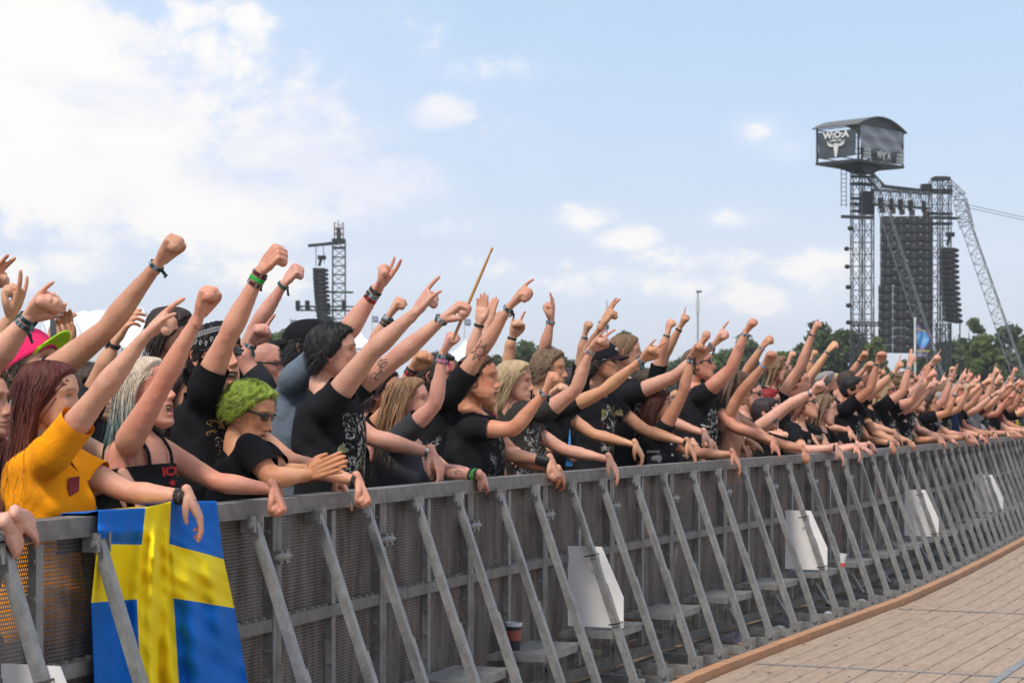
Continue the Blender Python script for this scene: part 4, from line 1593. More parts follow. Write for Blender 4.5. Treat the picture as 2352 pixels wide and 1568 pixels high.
            Vs = Vs + nn_v * (f_ * .0085 * lowp)[:, None]
            lc = Vs - G['mid']
            fx_, ly_ = lc @ fw, lc @ lat
            ink = np.clip(fx_ * 30, 0, 1) * np.clip((.14 - abs(ly_)) * 30, 0, 1) * np.clip((lc[:, 2] + .42) * 12, 0, 1) * np.clip((-.02 - lc[:, 2]) * 16, 0, 1) * p.get('ink', .0)
            g = Geo(); g.add(Vs - off, Fs, sc_, 0, ink)
            if p.get('top') == 'tank':
                for sg in (-1, 1):
                    fr_ = md + fw * .105 * G['kk'] + lat * sg * .075 + [0, 0, -.08]
                    V_, F_ = tube([fr_, md + fw * .085 + lat * sg * .075 + [0, 0, .0], md + lat * sg * .08 + [0, 0, .075], md - fw * .08 + lat * sg * .07 + [0, 0, .02], md - fw * .11 + lat * sg * .05 + [0, 0, -.08]], [(.012, .003)] * 5, lat, 8, res=16); g.add(V_ - off, F_, sc_)
            sh = g.build('shirt', M['cloth'], root, smooth=True)
            p['shirt_ob'] = sh
        # trousers, shoes: hardly seen through the mesh
        g = Geo()
        hip = G['hip'] - off; tc_ = p.get('trousers', (.02, .022, .03))
        V, F = tube([hip + [0, 0, -.14], hip + [0, 0, .03]], [(.175 * G['kk'], .125 * G['kk'])] * 2, lat, 14, res=4); g.add(V, F, tc_)
        g2 = Geo()
        for sg in (-1, 1):
            a_ = hip + lat * sg * .085 + [0, 0, -.08]; kn = np.array([*(a_[:2] * .6 + (lat * sg * .10)[:2] * .4), .50]) + fw * .03; an = lat * sg * .10 - fw * .03; an[2] = .10
            V, F = tube([a_, kn, an], [(.095 * G['kk'],) * 2, (.068,) * 2, (.055,) * 2], lat, 10 if lod < 2 else 6, res=6 if lod < 2 else 3, rnd=False); g.add(V, F, tc_)
            V, F = ellipsoid((0, 0, 0), (.13, .048, .055), np.column_stack([fw, lat, UPV]), 10, 7); V[:, 2] = np.maximum(V[:, 2], -.045); g2.add(V + an + fw * .05 + [0, 0, -.055], F, (.02, .02, .02))
        g.build('trousers', M['cloth'], root, smooth=True)
        if lod < 2: g2.build('shoes', M['leather'], root, smooth=True)
        # hair
        hs = p.get('style', 'short')
        hc = p.get('hair', (.05, .03, .02))
        if hs not in ('bald', 'none'):
            g = Geo()
            seed = sum(map(ord, p['label'])) % 999
            q = (1, .45, .05)[lod]
            th = {'long': .014, 'bob': .02, 'short': .012, 'buzz': .003, 'wig': .017, 'curly': .03, 'back': .010}[hs] if hs in ('long', 'bob', 'short', 'buzz', 'wig', 'curly', 'back') else .012
            zm = .045 if p.get('cap') else 1
            hair_shell(g, Lh, Tf, hc, th * p.get('hairk', 1) * (.5 if p.get('cap') else 1), p.get('haircut', 0), .22 if hs != 'buzz' else .1, seed, curly=hs in ('wig', 'curly'), low=-.095 if hs not in ('short', 'buzz') else -.07, zmax=zm)
            wmul = (1, 1.8, 5)[lod]
            kw = dict(Hm=Hm, width=.0015 * wmul, zmax=zm)
            if hs == 'long': hair_strands(g, Tf, int(1800 * q), p.get('hairlen', .42), hc, seed, 'long', th + .004, col2=p.get('hair2'), steps=(10, 6, 4)[lod], **kw)
            if hs == 'bob': hair_strands(g, Tf, int(1800 * q), p.get('hairlen', .17), hc, seed, 'bob', th + .004, col2=p.get('hair2'), steps=(8, 5, 3)[lod], parting=.02, **kw)
            if hs == 'short' and lod < 2: hair_strands(g, Tf, int(2200 * q), .030 * (1 + .5 * (p.get('hairk', 1) - 1)), hc, seed, 'short', th * p.get('hairk', 1), steps=3, **kw)
            if hs in ('wig', 'curly'): hair_strands(g, Tf, int(3000 * q), .050, hc, seed, 'wig', th * 1.55, steps=6 if lod < 2 else 3, **kw)
            if hs == 'back': hair_strands(g, Tf, int(1800 * q), .10, hc, seed, 'back', th, steps=6 if lod < 2 else 3, **kw)
            g.build('hair', M['hair'], root, smooth=False)
        if p.get('glasses') == 'sun': sunglasses(root, Tf)
        if p.get('glasses') == 'clear': sunglasses(root, Tf, (.02, .02, .02), True)
        if p.get('cap'): cap(root, Tf, **p['cap'])
        if p.get('bandana'): bandana_cloth(root, Tf)
        if p.get('collar'):
            g = Geo(); c_ = G['neck'] - off + [0, 0, .01]
            a_ = np.linspace(0, 2 * PI, 25)
            for k_ in range(24):
                V = []
                for aa in (a_[k_], a_[k_ + 1]):
                    d_ = fw * math.cos(aa) + lat * math.sin(aa)
                    V += [c_ + d_ * .085 - [0, 0, .03], c_ + d_ * (.125 + .02 * math.cos(aa * 3)) + [0, 0, .055], c_ + d_ * (.130 + .02 * math.cos(aa * 3)) + [0, 0, .052], c_ + d_ * .10 - [0, 0, .045]]
                g.add(V, np.array([[0, 4, 5, 1], [1, 5, 6, 2], [2, 6, 7, 3], [3, 7, 4, 0]]), (.05, .05, .055))
                V_, F_ = ellipsoid(V[1], (.006,) * 3, nu=6, nv=5); g.add(V_, F_, (.01, .01, .01))
            g.build('leather_collar', M['leather'], root)
        # wristbands
        for key in 'RL':
            S, E, Wr, Hd, a = G['arms'][key]
            for bi, bd in enumerate(a.get('bands', [])):
                wristband(root, Wr - off, E - off, Hd, lod, G['sc'] * (.55 + .45 * p.get('bulk', 1)) * p.get('armk', 1.08), bi, bd)
        p['Tf'] = Tf; p['root'] = root; p['off'] = off


def nearest_fence(P):
    Q = _d - P[:2]
    i = np.argmin((Q ** 2).sum(1))
    return _d[i]


BANDC = {'fest': ((.02, .06, .06), (.28, .34, .40)), 'black': ((.012, .012, .014), (.05, .05, .05)), 'red': ((.35, .02, .03), (.02, .02, .02)), 'green': ((.02, .35, .06), (.02, .3, .05)),
         'maroon': ((.07, .012, .02), (.25, .2, .2)), 'blue': ((.10, .18, .35), (.4, .45, .5)), 'silver': ((.5, .5, .5), (.3, .3, .3)), 'pinkblue': ((.5, .06, .15), (.2, .35, .5))}


def wristband(root, Wr, E, Hd, lod, k, idx, kind):
    c1, c2 = BANDC[kind.split('-')[0]]
    ax = nrm(Wr - E)
    wide = {'sweat': .075, 'watch': .016}.get(kind.split('-')[-1], .016)
    c = Wr - ax * (.012 + idx * .021 + wide / 2)
    seg = 28 if lod < 2 else 10
    y, z = Hd[:, 1], Hd[:, 2]
    y = nrm(y - np.dot(y, ax) * ax); z = np.cross(ax, y)
    ra, rb = .0272 * k + .0028 + idx * .0006, .0222 * k + .0030 + idx * .0006
    if kind.endswith('sweat'): ra, rb = ra + .004, rb + .004; c = Wr - ax * .045
    prof = [(-.5, 0), (-.45, 1), (.45, 1), (.5, 0), (.4, -.6), (-.4, -.6)]
    V, C = [], []
    rn_ = np.random.RandomState(int(abs(Wr[2] * 1e5)) % 9999 + idx)
    tl = nrm(ax + (rn_.rand(3) - .5) * .25)
    for j in range(seg):
        a = 2 * PI * j / seg
        d = y * math.cos(a) * ra + z * math.sin(a) * rb
        dn = nrm(d)
        pick = rn_.rand() < .45
        for (u, v) in prof:
            V.append(c + tl * u * wide + d + dn * v * .0016)
            C.append(c2 if (pick and v > 0) else c1)
    m = len(prof)
    F = [(j * m + i, j * m + (i + 1) % m, ((j + 1) % seg) * m + (i + 1) % m, ((j + 1) % seg) * m + i) for j in range(seg) for i in range(m)]
    g = Geo(); g.add(V, np.array(F), np.array(C))
    if kind in ('fest', 'maroon', 'pinkblue') and lod < 2:
        e = c - z * rb
        dn = nrm(np.array([rn_.rand() - .3, rn_.rand() - .5, -1.6]))
        for q in range(2):
            t_ = e + dn * .035 + (rn_.rand(3) - .5) * .03
            V, F = tube([e, e * .5 + t_ * .5 + (rn_.rand(3) - .5) * .008, t_], [(.005, .0012), (.006, .0012), (.0045, .001)], ax, 6, res=5); g.add(V, F, c1)
        V, F = ellipsoid(e, (.007, .007, .007), nu=8, nv=6); g.add(V, F, (.02, .02, .02))
    o = g.build('wristband' if not kind.endswith('watch') else 'wrist_watch', M['metal'] if kind.startswith('silver') else M['band'], root, smooth=False)
    if kind.endswith('watch'):
        g = Geo(); V, F = tube([c + z * rb, c + z * (rb + .009)], .019, ax, 18, rnd=False); g.add(V, F, (.05, .05, .05) if not kind.startswith('silver') else (.5, .5, .5))
        d_ = g.build('dial', M['gloss'], o, smooth=False)
# ------------------------------------------------------------------ the people one can tell apart
PALE, FAIR, TANN, RED_ = (.60, .38, .30), (.56, .34, .25), (.46, .26, .165), (.55, .27, .20)
BLACK = (.0065, .0065, .008)
def arm(s=None, e=None, w=None, t=None, **k):
    d = dict(k)
    for n_, v_ in (('s', s), ('e', e), ('w', w), ('t', t)):
        if v_ is not None: d[n_] = v_
    if 'pose' not in d: d['pose'] = 'fist'
    d.setdefault('up', True)
    d.setdefault('bands', ['fest'])
    return d
def hang(w=None, t=None, e=None, **k):
    d = dict(k); d.setdefault('pose', 'droop'); d.setdefault('bands', [])
    if w is not None: d['w'] = w
    if t is not None: d['t'] = t
    if e is not None: d['e'] = e
    return d


girl = person('young woman with long dark red hair in orange yellow t-shirt making horns', (112, 917), .30, (.25, -.02, 0), fem=True, skin=PALE, shirt=(.95, .33, .004), style='long', hair=(.085, .018, .012), hair2=(.16, .04, .02), hairlen=.46, headk=1.05, tan=.1,
       Rarm=arm((122, 1040), (222, 912), (333, 772), (405, 700), pose='horns', roll=-.6, bands=[]), Larm=hang((284, 1158), (322, 1225), (215, 1150), bands=['black', 'black'], pose='droop', roll=.3), trousers=(.03, .03, .04), face=dict(flush=.7))
person('person at far left edge, only arms resting on rail in view', (-150, 905), .25, (.1, 0, 0), skin=PALE, style='short', hair=(.06, .03, .02), Rarm=hang((18, 1212), (60, 1300), (-60, 1160), bands=['fest'], pose='relaxed'),
       Larm=hang((45, 1185), (92, 1225), (-40, 1160), pose='droop'), shirt=BLACK)
capman = person('young man in bright pink cap with lime green visor, fist high up', (70, 856), .95, (.1, .45, 0), skin=FAIR, style='short', hair=(.05, .03, .02), cap=dict(col=(.85, .03, .15), vcol=(.45, .85, .03), tilt=.03),
       Rarm=arm((112, 862), (243, 757), (366, 600), (386, 558), pose='fist', roll=-.3, sleeve=.1), shirt=(.25, .25, .27), headk=1.22, tan=.5)
person('hidden person behind the pink cap raising fist with little finger out', (-45, 930), .75, (.1, .1, 0), skin=PALE, style='short', hair=(.08, .05, .03), Rarm=arm((-85, 960), (-20, 835), (72, 722), (112, 680), pose='pinky', roll=.5, bands=['fest', 'fest']), bulk=1.15, shirt=BLACK)
person('hidden person at left edge showing horns with open palm', (-70, 860), 1.3, (.1, .1, 0), skin=FAIR, style='short', Rarm=arm((-60, 900), (-20, 800), (28, 722), (52, 655), pose='horns', roll=2.9, bands=[]), Larm=arm((-100, 780), (-90, 740), (-30, 662), (5, 628), pose='two', roll=.8, bands=[]), shirt=BLACK)
person('person photographing with a black phone behind the pink cap', (128, 862), 1.9, (.1, .0, 0), skin=TANN, style='short', hair=(.04, .03, .02), Rarm=arm((125, 905), (165, 850), (150, 790), (148, 742), pose='relaxed', roll=1.2, bands=[]), Larm=arm((125, 895), (125, 850), (118, 775), (135, 742), pose='relaxed', roll=-1.4, bands=[]), shirt=BLACK)
person('person with tattooed arm up behind the red haired woman', (205, 905), 1.25, (.1, .1, 0), skin=FAIR, style='short', hair=(.05, .03, .02), Rarm=arm((205, 930), (235, 850), (265, 782), (285, 748), pose='relaxed', roll=-.9, bands=['black-watch']), shirt=(.03, .03, .035), ink=1)
blond = person('woman with pale blond to teal hair in black tank top, fist raised, mouth open', (333, 902), .30, (.05, .22, 0), fem=True, skin=RED_, style='long', hair=(.52, .42, .32), hair2=(.03, .16, .17), hairlen=.40, top='tank', headk=1.05, sleeves=False, tan=.4,
       Rarm=arm((296, 1012), (375, 878), (457, 722), (470, 668), pose='fist', roll=-.2, bands=[]), Larm=hang((345, 1158), (388, 1178), (330, 1130), pose='fist', roll=.3, bands=[]), face=dict(mouth=.8, flush=1.6), trousers=(.02, .02, .03), armk=1.02, bulk=1.05)
bandana = person('man in paisley bandana and sunglasses shouting, black shirt with gold print', (494, 822), .42, (-.35, .14, 0), headk=1.10, skin=FAIR, style='back', hair=(.03, .02, .02), glasses='sun', bandana=True, ink=1.0,
       Rarm=arm((470, 888), (522, 775), (602, 618), (640, 575), pose='fist', roll=-1.1, bands=['maroon', 'green', 'maroon'], sleeve=.42), Larm=hang((632, 1140), (672, 1160), (568, 1112), pose='fist', roll=.5, bands=['black'], out=0), face=dict(mouth=1.0, flush=.6), tan=.3)
person('person behind blond woman pointing down at flag with bandaged finger', (420, 905), .62, (.0, .1, 0), skin=FAIR, style='long', hair=(.05, .03, .03), hairlen=.3, Larm=hang((478, 1135), (540, 1180), (420, 1130), pose='point', roll=.3, bands=['black', 'silver']), shirt=BLACK)
person('dark haired man half hidden behind the raised fist', (392, 770), 1.5, (.3, -.1, 0), skin=FAIR, style='bob', hair=(.035, .022, .018), hairlen=.12, shirt=BLACK)
green = person('person with green dyed curly hair and dark sunglasses clapping', (572, 948), .22, (.05, -.30, 0), skin=(.50, .26, .16), style='wig', hair=(.19, .25, .03), glasses='sun', headk=1.0,
       Rarm=arm((585, 1042), (620, 1098), (712, 1088), (800, 1050), pose='flat', roll=-1.5, bands=[], up=False, rail=False, out=-.06, eout=.02), Larm=arm((610, 1050), (650, 1090), (716, 1078), (806, 1062), pose='flat', roll=1.4, bands=[], up=False, rail=False, out=-.11, eout=-.02), shirt=BLACK, neck=(545, 1030), scale=.95, face=dict(flush=1.5, mouth=.15))
person('bald man with thin glasses and studded leather collar', (606, 842), 1.15, (.05, -.05, 0), skin=FAIR, style='bald', collar=True, glasses='clear', shirt=(.03, .03, .035), face=dict(haircol=(.12, .08, .06), buzz=.35), Rarm=arm((600, 880), (560, 830), (578, 785), (598, 752), pose='point', roll=.4), bulk=1.05)
person('person with clenched pale fist beside the bandana mans fist', (548, 868), 1.5, (.1, .1, 0), skin=PALE, style='short', Rarm=arm((545, 860), (590, 745), (655, 648), (700, 592), pose='fist', roll=-1.0, bands=['fest']), shirt=BLACK, bulk=1.05)
grey = person('man in washed grey blue t-shirt and black cap making horns', (705, 800), .62, (.3, .0, 0), skin=FAIR, style='short', hair=(.02, .02, .02), cap=dict(col=(.012, .012, .014), back=True), shirt=(.13, .16, .20), bulk=1.15,
       Rarm=arm((680, 868), (788, 775), (868, 660), (918, 595), pose='horns', roll=2.4, bands=['black', 'fest', 'red'], sleeve=.45), Larm=hang((942, 1125), (966, 1192), (860, 1040), pose='relaxed', bands=['silver-watch'], roll=-.2, out=-.1))
darkman = person('man with short black hair in black t-shirt with green print, horns and drumstick arms', (765, 812), .35, (.35, .05, 0), skin=PALE, style='short', hair=(.012, .010, .010), hairk=1.3, ink=1.0, bulk=1.12, tan=.25,
       Rarm=arm((752, 935), (852, 808), (955, 716), (1022, 630), pose='horns', roll=-.9, bands=[], sleeve=.35), Larm=arm((800, 905), (900, 830), (1022, 728), (1065, 692), pose='grip', roll=-.5, bands=['fest'], sleeve=.4, eout=.0))
person('fist with black beads above the dark haired man', (840, 880), 1.2, (.1, .1, 0), skin=FAIR, style='short', Rarm=arm((835, 880), (858, 790), (895, 722), (925, 672), pose='fist', roll=-.6, bands=['fest', 'black', 'black']), shirt=BLACK)
curly = person('woman with long wavy light brown hair in dark grey t-shirt, fist up', (940, 925), .32, (.2, .1, 0), fem=True, skin=PALE, style='long', hair=(.22, .12, .06), hairlen=.44, shirt=(.045, .048, .055), Rarm=arm((915, 1010), (1000, 928), (1018, 808), (1032, 772), pose='fist', roll=-.5, bands=['fest', 'pinkblue']),
       Larm=hang((1105, 1092), (1150, 1155), (1020, 1060), pose='droop', bands=['black', 'green', 'black'], out=-.05), tan=.2)
person('person behind with black wristband and red bobble reaching forward', (880, 905), .8, (.1, .1, 0), skin=TANN, style='short', hair=(.04, .02, .02), Rarm=arm((830, 1010), (895, 935), (950, 842), (982, 800), pose='fist', roll=.5, bands=['black', 'red']), shirt=BLACK)
sunman = person('shouting man in profile with sun tattoo on forearm, black shirt', (1008, 868), .50, (.0, .05, 0), skin=FAIR, style='short', hair=(.03, .02, .015), Rarm=arm((1040, 900), (1103, 808), (1172, 702), (1222, 640), pose='ok', roll=-.5, bands=['fest']),
       Larm=hang((1150, 1090), (1192, 1128), (1085, 1050), pose='fist', bands=['black-sweat'], out=-.05), face=dict(mouth=.7), ink=.8)
person('person clapping hands high above the crowd', (1050, 880), 1.3, (.1, .1, 0), skin=FAIR, style='long', hair=(.10, .06, .03), hairlen=.2, Rarm=arm((1065, 900), (1082, 815), (1102, 740), (1112, 655), pose='flat', roll=1.7, bands=['black']), Larm=arm((1075, 900), (1105, 815), (1120, 745), (1145, 642), pose='flat', roll=-1.2, bands=[]), shirt=BLACK)
stout = person('stout man with sunburnt face in black shirt, fist at chin height', (1098, 872), .30, (.15, .03, 0), skin=RED_, style='short', hair=(.06, .035, .02), haircut=-.006, bulk=1.22, face=dict(mouth=.45, fat=1, flush=1.8, nose=.9), armk=.95,
       Rarm=arm((1085, 985), (1182, 985), (1254, 896), (1270, 848), pose='fist', roll=-.6, up=False, rail=False, sleeve=.45), Larm=hang((1285, 1082), (1305, 1128), (1200, 1045), pose='relaxed', out=-.1), ink=.6)
blondbob = person('woman with short blond hair in camouflage pattern top making horns', (1182, 880), .42, (.15, .02, 0), fem=True, skin=FAIR, style='bob', hair=(.42, .30, .17), hairlen=.12, shirt=(.035, .032, .028), ink=.9,
       Rarm=arm((1262, 940), (1322, 896), (1358, 800), (1405, 748), pose='horns', roll=.2, bands=['silver'], sleeve=.2), Larm=hang((1215, 1085), (1235, 1120), pose='droop'))
lany = person('person with tousled light brown hair, black shirt and blue lanyard', (1262, 850), .55, (.1, .0, 0), skin=(.50, .31, .20), style='short', hair=(.16, .10, .06), hairk=1.7, fem=True, Rarm=arm((1305, 935), (1385, 898), (1478, 822), (1520, 775), pose='horns', roll=.5, sleeve=.35),
       Larm=hang((1366, 1072), (1362, 1120), (1325, 1025), pose='relaxed', out=-.05), tan=.4)
person('man in black baseball cap and sunglasses, tanned hand pointing up', (1385, 835), .55, (.1, .08, 0), skin=TANN, style='short', hair=(.02, .015, .012), glasses='sun', cap=dict(col=(.014, .014, .018), vcol=(.03, .012, .016), badge=(.5, .45, .45)), Rarm=arm((1325, 905), (1345, 820), (1385, 742), (1425, 682), pose='two', roll=-.9, bands=['silver'], out=.2),
       Larm=hang((1472, 1068), (1492, 1122), (1430, 1025), bands=['black'], out=-.05), ink=1)
person('sandy haired man facing away in black shirt pointing with pale arm', (1436, 812), .62, (.45, .0, 0), skin=PALE, style='short', hair=(.17, .10, .055), Rarm=arm((1452, 905), (1553, 862), (1640, 790), (1672, 738), pose='point', roll=-.3, sleeve=.3), Larm=hang((1580, 1066), (1590, 1105), (1500, 1050), pose='relaxed', out=-.05), ink=1, bulk=1.1)
person('woman with dark auburn hair low behind the barrier, bare arm bent up', (1512, 935), .35, (.2, 0, 0), fem=True, skin=TANN, style='long', hair=(.06, .015, .010), hairlen=.3, Rarm=arm((1525, 985), (1568, 905), (1590, 815), (1625, 765), pose='two', roll=.4, bands=['maroon', 'fest'], sleeve=.2), Larm=hang((1600, 1060), (1620, 1075)))
person('sunburnt man with sunglasses and patched black shirt, big fist up', (1606, 838), .50, (.1, .15, 0), skin=RED_, style='short', hair=(.12, .08, .05), glasses='sun', Rarm=arm((1618, 905), (1680, 846), (1713, 762), (1730, 722), pose='fist', roll=-.3, sleeve=.25), Larm=hang((1690, 1050), (1712, 1072)), ink=1, bulk=1.15)
person('bare shouldered man with very long brown hair leaning on the rail', (1690, 890), .35, (.3, -.2, 0), skin=TANN, style='long', hair=(.09, .05, .03), hairlen=.5, top='none', sleeves=False, Rarm=arm((1655, 985), (1700, 905), (1757, 835), (1772, 800), pose='fist', roll=.3, bands=['pinkblue']), Larm=hang((1745, 1048), (1768, 1070), pose='fist'), tan=.9)
person('man with close cropped hair and sunglasses grinning', (1722, 908), .75, (.1, 0, 0), skin=FAIR, style='buzz', hair=(.06, .04, .03), glasses='sun', shirt=BLACK, Larm=hang((1800, 1050), (1830, 1075), bands=['fest']))
person('woman with bright red hair and round sunglasses', (1766, 925), .65, (.1, 0, 0), fem=True, skin=PALE, style='long', hair=(.22, .010, .012), hairlen=.25, glasses='sun', shirt=BLACK)
person('person with spade tattoo on pale upper arm pointing', (1760, 950), .40, (.2, .0, 0), skin=PALE, style='short', hair=(.03, .02, .02), bulk=1.15, Rarm=arm((1742, 985), (1812, 930), (1866, 900), (1892, 862), pose='point', roll=.3, sleeve=.05), Larm=hang((1812, 1040), (1840, 1080), bands=['black']))
person('youth with chin length light brown hair and hair clip', (1786, 852), .8, (.1, .05, 0), skin=PALE, style='bob', hair=(.17, .10, .055), hairlen=.15, shirt=BLACK)
person('shouting man with one arm stretched straight up in black shirt', (1832, 880), .6, (.05, .1, 0), skin=FAIR, style='short', hair=(.08, .05, .03), face=dict(mouth=.8), Rarm=arm((1785, 925), (1838, 842), (1867, 764), (1880, 728), pose='fist', roll=-.5, bands=['maroon'], sleeve=.3), shirt=BLACK)
person('person clapping in dotted dark top near the middle right', (1880, 905), .45, (.1, 0, 0), skin=TANN, style='long', hair=(.05, .03, .02), hairlen=.25, Rarm=arm((1850, 985), (1868, 985), (1890, 955), (1922, 915), pose='flat', roll=-.8, bands=[], up=False, rail=False), Larm=arm(None, None, (1895, 950), (1930, 918), pose='flat', roll=1, bands=[], up=False, rail=False), ink=.7, fem=True)
person('broad man in plain black t-shirt with thick striped cuff on his wrist', (1950, 880), .45, (.2, .1, 0), skin=FAIR, style='buzz', hair=(.05, .03, .02), Rarm=arm((1962, 935), (2014, 892), (2055, 855), (2078, 800), pose='point', roll=-.4, bands=['fest', 'black', 'green']), bulk=1.15, shirt=BLACK)
extra = [  # second row arms: shoulder, elbow, wrist, tip, pose, skin, roll
    ((1240, 880), (1250, 800), (1267, 733), (1270, 680), 'horns', FAIR, 3.0, 'bare palm horns standing alone between two groups of arms'),
    ((1165, 880), (1170, 800), (1178, 770), (1190, 722), 'horns', FAIR, .5, 'small distant horns right of the clapping hands'),
    ((1330, 880), (1338, 805), (1343, 770), (1347, 740), 'fist', TANN, -.5, 'small brown fist in front of the trees'),
    ((1505, 880), (1520, 805), (1533, 765), (1540, 728), 'fist', FAIR, -.8, 'fist with festival band next to a raised finger'),
    ((1500, 905), (1527, 815), (1562, 752), (1582, 686), 'point', TANN, -.4, 'single finger raised highest in the middle'),
    ((1600, 880), (1610, 805), (1612, 785), (1622, 755), 'fist', FAIR, -.5, 'small fist left of the thin mast'),
    ((1680, 925), (1716, 850), (1752, 795), (1780, 762), 'fist', TANN, -1.0, 'tanned fist in front of the round tree'),
    ((1805, 900), (1810, 860), (1812, 830), (1818, 808), 'fist', FAIR, -.5, 'tiny fist left of the tall thin arm'),
    ((1850, 900), (1860, 850), (1864, 825), (1870, 803), 'fist', TANN, -.5, 'tiny brown fist right of the tall thin arm'),
    ((1830, 935), (1862, 865), (1903, 805), (1925, 780), 'fist', FAIR, -1.0, 'fist with string bracelet below the speaker tower'),
    ((1925, 915), (1955, 860), (1975, 825), (1995, 795), 'horns', TANN, .4, 'horns in front of the tower base'),
    ((1890, 930), (1925, 890), (1945, 872), (1975, 850), 'fist', TANN, .4, 'arm with long black sleeve and brown hand'),
]
for i, (s_, e_2, w_, t_2, po, sk, ro, lab) in enumerate(extra):
    person('half hidden person, ' + lab, (s_[0] - 12, s_[1] + 5), 1.15 + .25 * (i % 3), (.1, .05, 0), skin=sk, style=('short', 'buzz', 'bob')[i % 3], hairlen=.14, hair=((.05, .03, .02), (.12, .07, .04), (.03, .02, .02))[i % 3],
           Rarm=arm(s_, e_2, w_, t_2, pose=po, roll=ro, bands=[['fest'], ['black'], ['fest', 'maroon']][i % 3]), shirt=BLACK)

# ------------------------------------------------------------------ the rest of the crowd, thinning out along the fence
rr = random.Random(11)
taken = [p['base'][:2] for p in PEOPLE]
HAIRS = [('brown', (.04, .025, .018)), ('black', (.012, .010, .010)), ('chestnut', (.15, .09, .05)), ('blond', (.40, .29, .16)), ('reddish', (.14, .05, .025)), ('grey', (.25, .24, .23))]
STY = [('short {} hair', 'short'), ('cropped {} hair', 'buzz'), ('long {} hair', 'long'), ('chin-length {} hair', 'bob'), ('curly {} hair', 'curly')]
SHC = [('black', BLACK)] * 16 + [('charcoal', (.04, .04, .045)), ('maroon', (.12, .015, .015)), ('navy', (.02, .03, .07)), ('grey', (.17, .17, .18)), ('white', (.55, .55, .53)), ('yellow', (.7, .45, .03)), ('olive', (.07, .08, .04))]
GES = [('fist', 'a raised fist'), ('horns', 'horns held up'), ('point', 'a pointing finger up'), ('open', 'an open raised hand'), ('fist', 'a punching fist'), ('two', 'two fingers up')]
used_labels = set()
npp = 0


def crowd_person(s, row):
    global npp
    f = fence(s)
    base = np.array([f[0] - N[0] * row, f[1] - N[1] * row, 0.])
    for q in taken:
        if np.linalg.norm(q - base[:2]) < .34: return
    px = project(base + [0, 0, 1.6])[0]
    if px > 2420 or px < -60 or base[1] < 5: return
    taken.append(base[:2])
    hn, hc = rr.choice(HAIRS); sn, st = rr.choice(STY)
    cn, cc = rr.choice(SHC)
    po, pn = rr.choice(GES)
    if cn in ('yellow', 'white') and px < 2150: cn, cc = 'black', BLACK
    fem = st in ('long', 'bob') and rr.random() < .6
    far = px > 1900
    midz = 900 < px <= 1900 and row > .6
    rise = rr.random() < (.78 if far else .5 if midz else .0)
    if row > 1.2 and not rise and rr.random() < .75: return
    if row > 1.1 and px < 900: return
    two = rise and rr.random() < .15
    hz = rr.gauss(1.63 if fem else 1.70, .06)
    if not far: hz = min(hz, 1.60) - .02
    el_ = rr.uniform(.55, 1.1) if far else rr.uniform(.35, .65); bend = rr.uniform(.1, .9)
    Ra = dict(dir=(el_, bend, rr.uniform(-.25, .2)), pose=po, roll=rr.uniform(-1.2, .6), up=True, bands=rr.choice([['fest'], ['fest'], ['black'], ['fest', 'black'], []])) if rise else (hang(reach=rr.uniform(-.02, .12), side=rr.uniform(-.25, .1), hs=rr.choice([rr.uniform(-.6, .6), rr.uniform(1.2, 2.6), rr.uniform(-2, -.8)]), hf=rr.uniform(-.3, .8), pose=rr.choice(['droop', 'relaxed', 'fist', 'relaxed'])) if row < .6 else hang())
    La = dict(dir=(rr.uniform(.5, .9), rr.uniform(.2, .8), rr.uniform(-.2, .3)), pose=rr.choice(['fist', 'open', 'horns']), roll=.5, up=True, bands=[]) if two else hang(reach=rr.uniform(-.02, .14), side=rr.uniform(-.1, .25), hs=rr.choice([rr.uniform(-.6, .6), rr.uniform(-2.6, -1.2), rr.uniform(.8, 2)]), hf=rr.uniform(-.3, .8), pose=rr.choice(['droop', 'relaxed', 'fist']), bands=rr.choice([[], ['black'], ['fest']]))
    glasses = 'sun' if rr.random() < .16 else None
    cp = rr.random() < .16
    bits = sn.format(hn)
    if cp: bits = 'cap over ' + hn + ' hair'
    elif glasses: bits += ', sunglasses'
    where = 'at rail' if row < .6 else 'second row' if row < 1.1 else 'third row' if row < 1.7 else 'far back'
    zone = ('far left' if px < 500 else 'near left tower' if px < 1000 else 'left of middle' if px < 1500 else 'near thin mast' if px < 1850 else
            'below cabin' if px < 2000 else 'below speaker wall' if px < 2150 else 'below slanting truss' if px < 2260 else 'by right edge')
    pn = {'a raised fist': 'fist up', 'horns held up': 'horns up', 'a pointing finger up': 'pointing up', 'an open raised hand': 'open hand up', 'a punching fist': 'punching fist', 'two fingers up': 'two-finger sign'}[pn]
    lab = f"{'woman' if fem else 'man'}, {bits}, {cn} shirt, {pn if rise else 'arms down'}, {where} {zone}"
    if lab in used_labels:
        for ex in ('leaning', 'squeezed in', 'taller', 'bulky'):
            if ex + ' ' + lab not in used_labels: lab = ex + ' ' + lab; break
    w_ = lab.split()
    used_labels.add(lab)
    person(lab, None, row, (rr.uniform(-.25, .35), rr.uniform(-.1, .2), rr.uniform(-.08, .08)), Ra, La, foot=base, hz=hz, skin=rr.choice([PALE, FAIR, FAIR, TANN, RED_]), style=st, hair=hc, hairlen=.3 if st == 'long' else .15,
           fem=fem, shirt=cc, ink=rr.choice([0, 1, 1]) if cn in ('black', 'charcoal') else .4, bulk=rr.uniform(.95, 1.2), glasses=glasses, cap=dict(col=(.015, .015, .02)) if cp else None,
           face=dict(mouth=rr.choice([0, 0, .6, .9]), beard=rr.choice([0, 0, .6]) if not fem else 0, wide=rr.uniform(-.05, .05), jaw=rr.uniform(-.06, .1)), tan=rr.uniform(0, .6), lod=2 if (base[1] > 13 or row > 1) else None)
    npp += 1


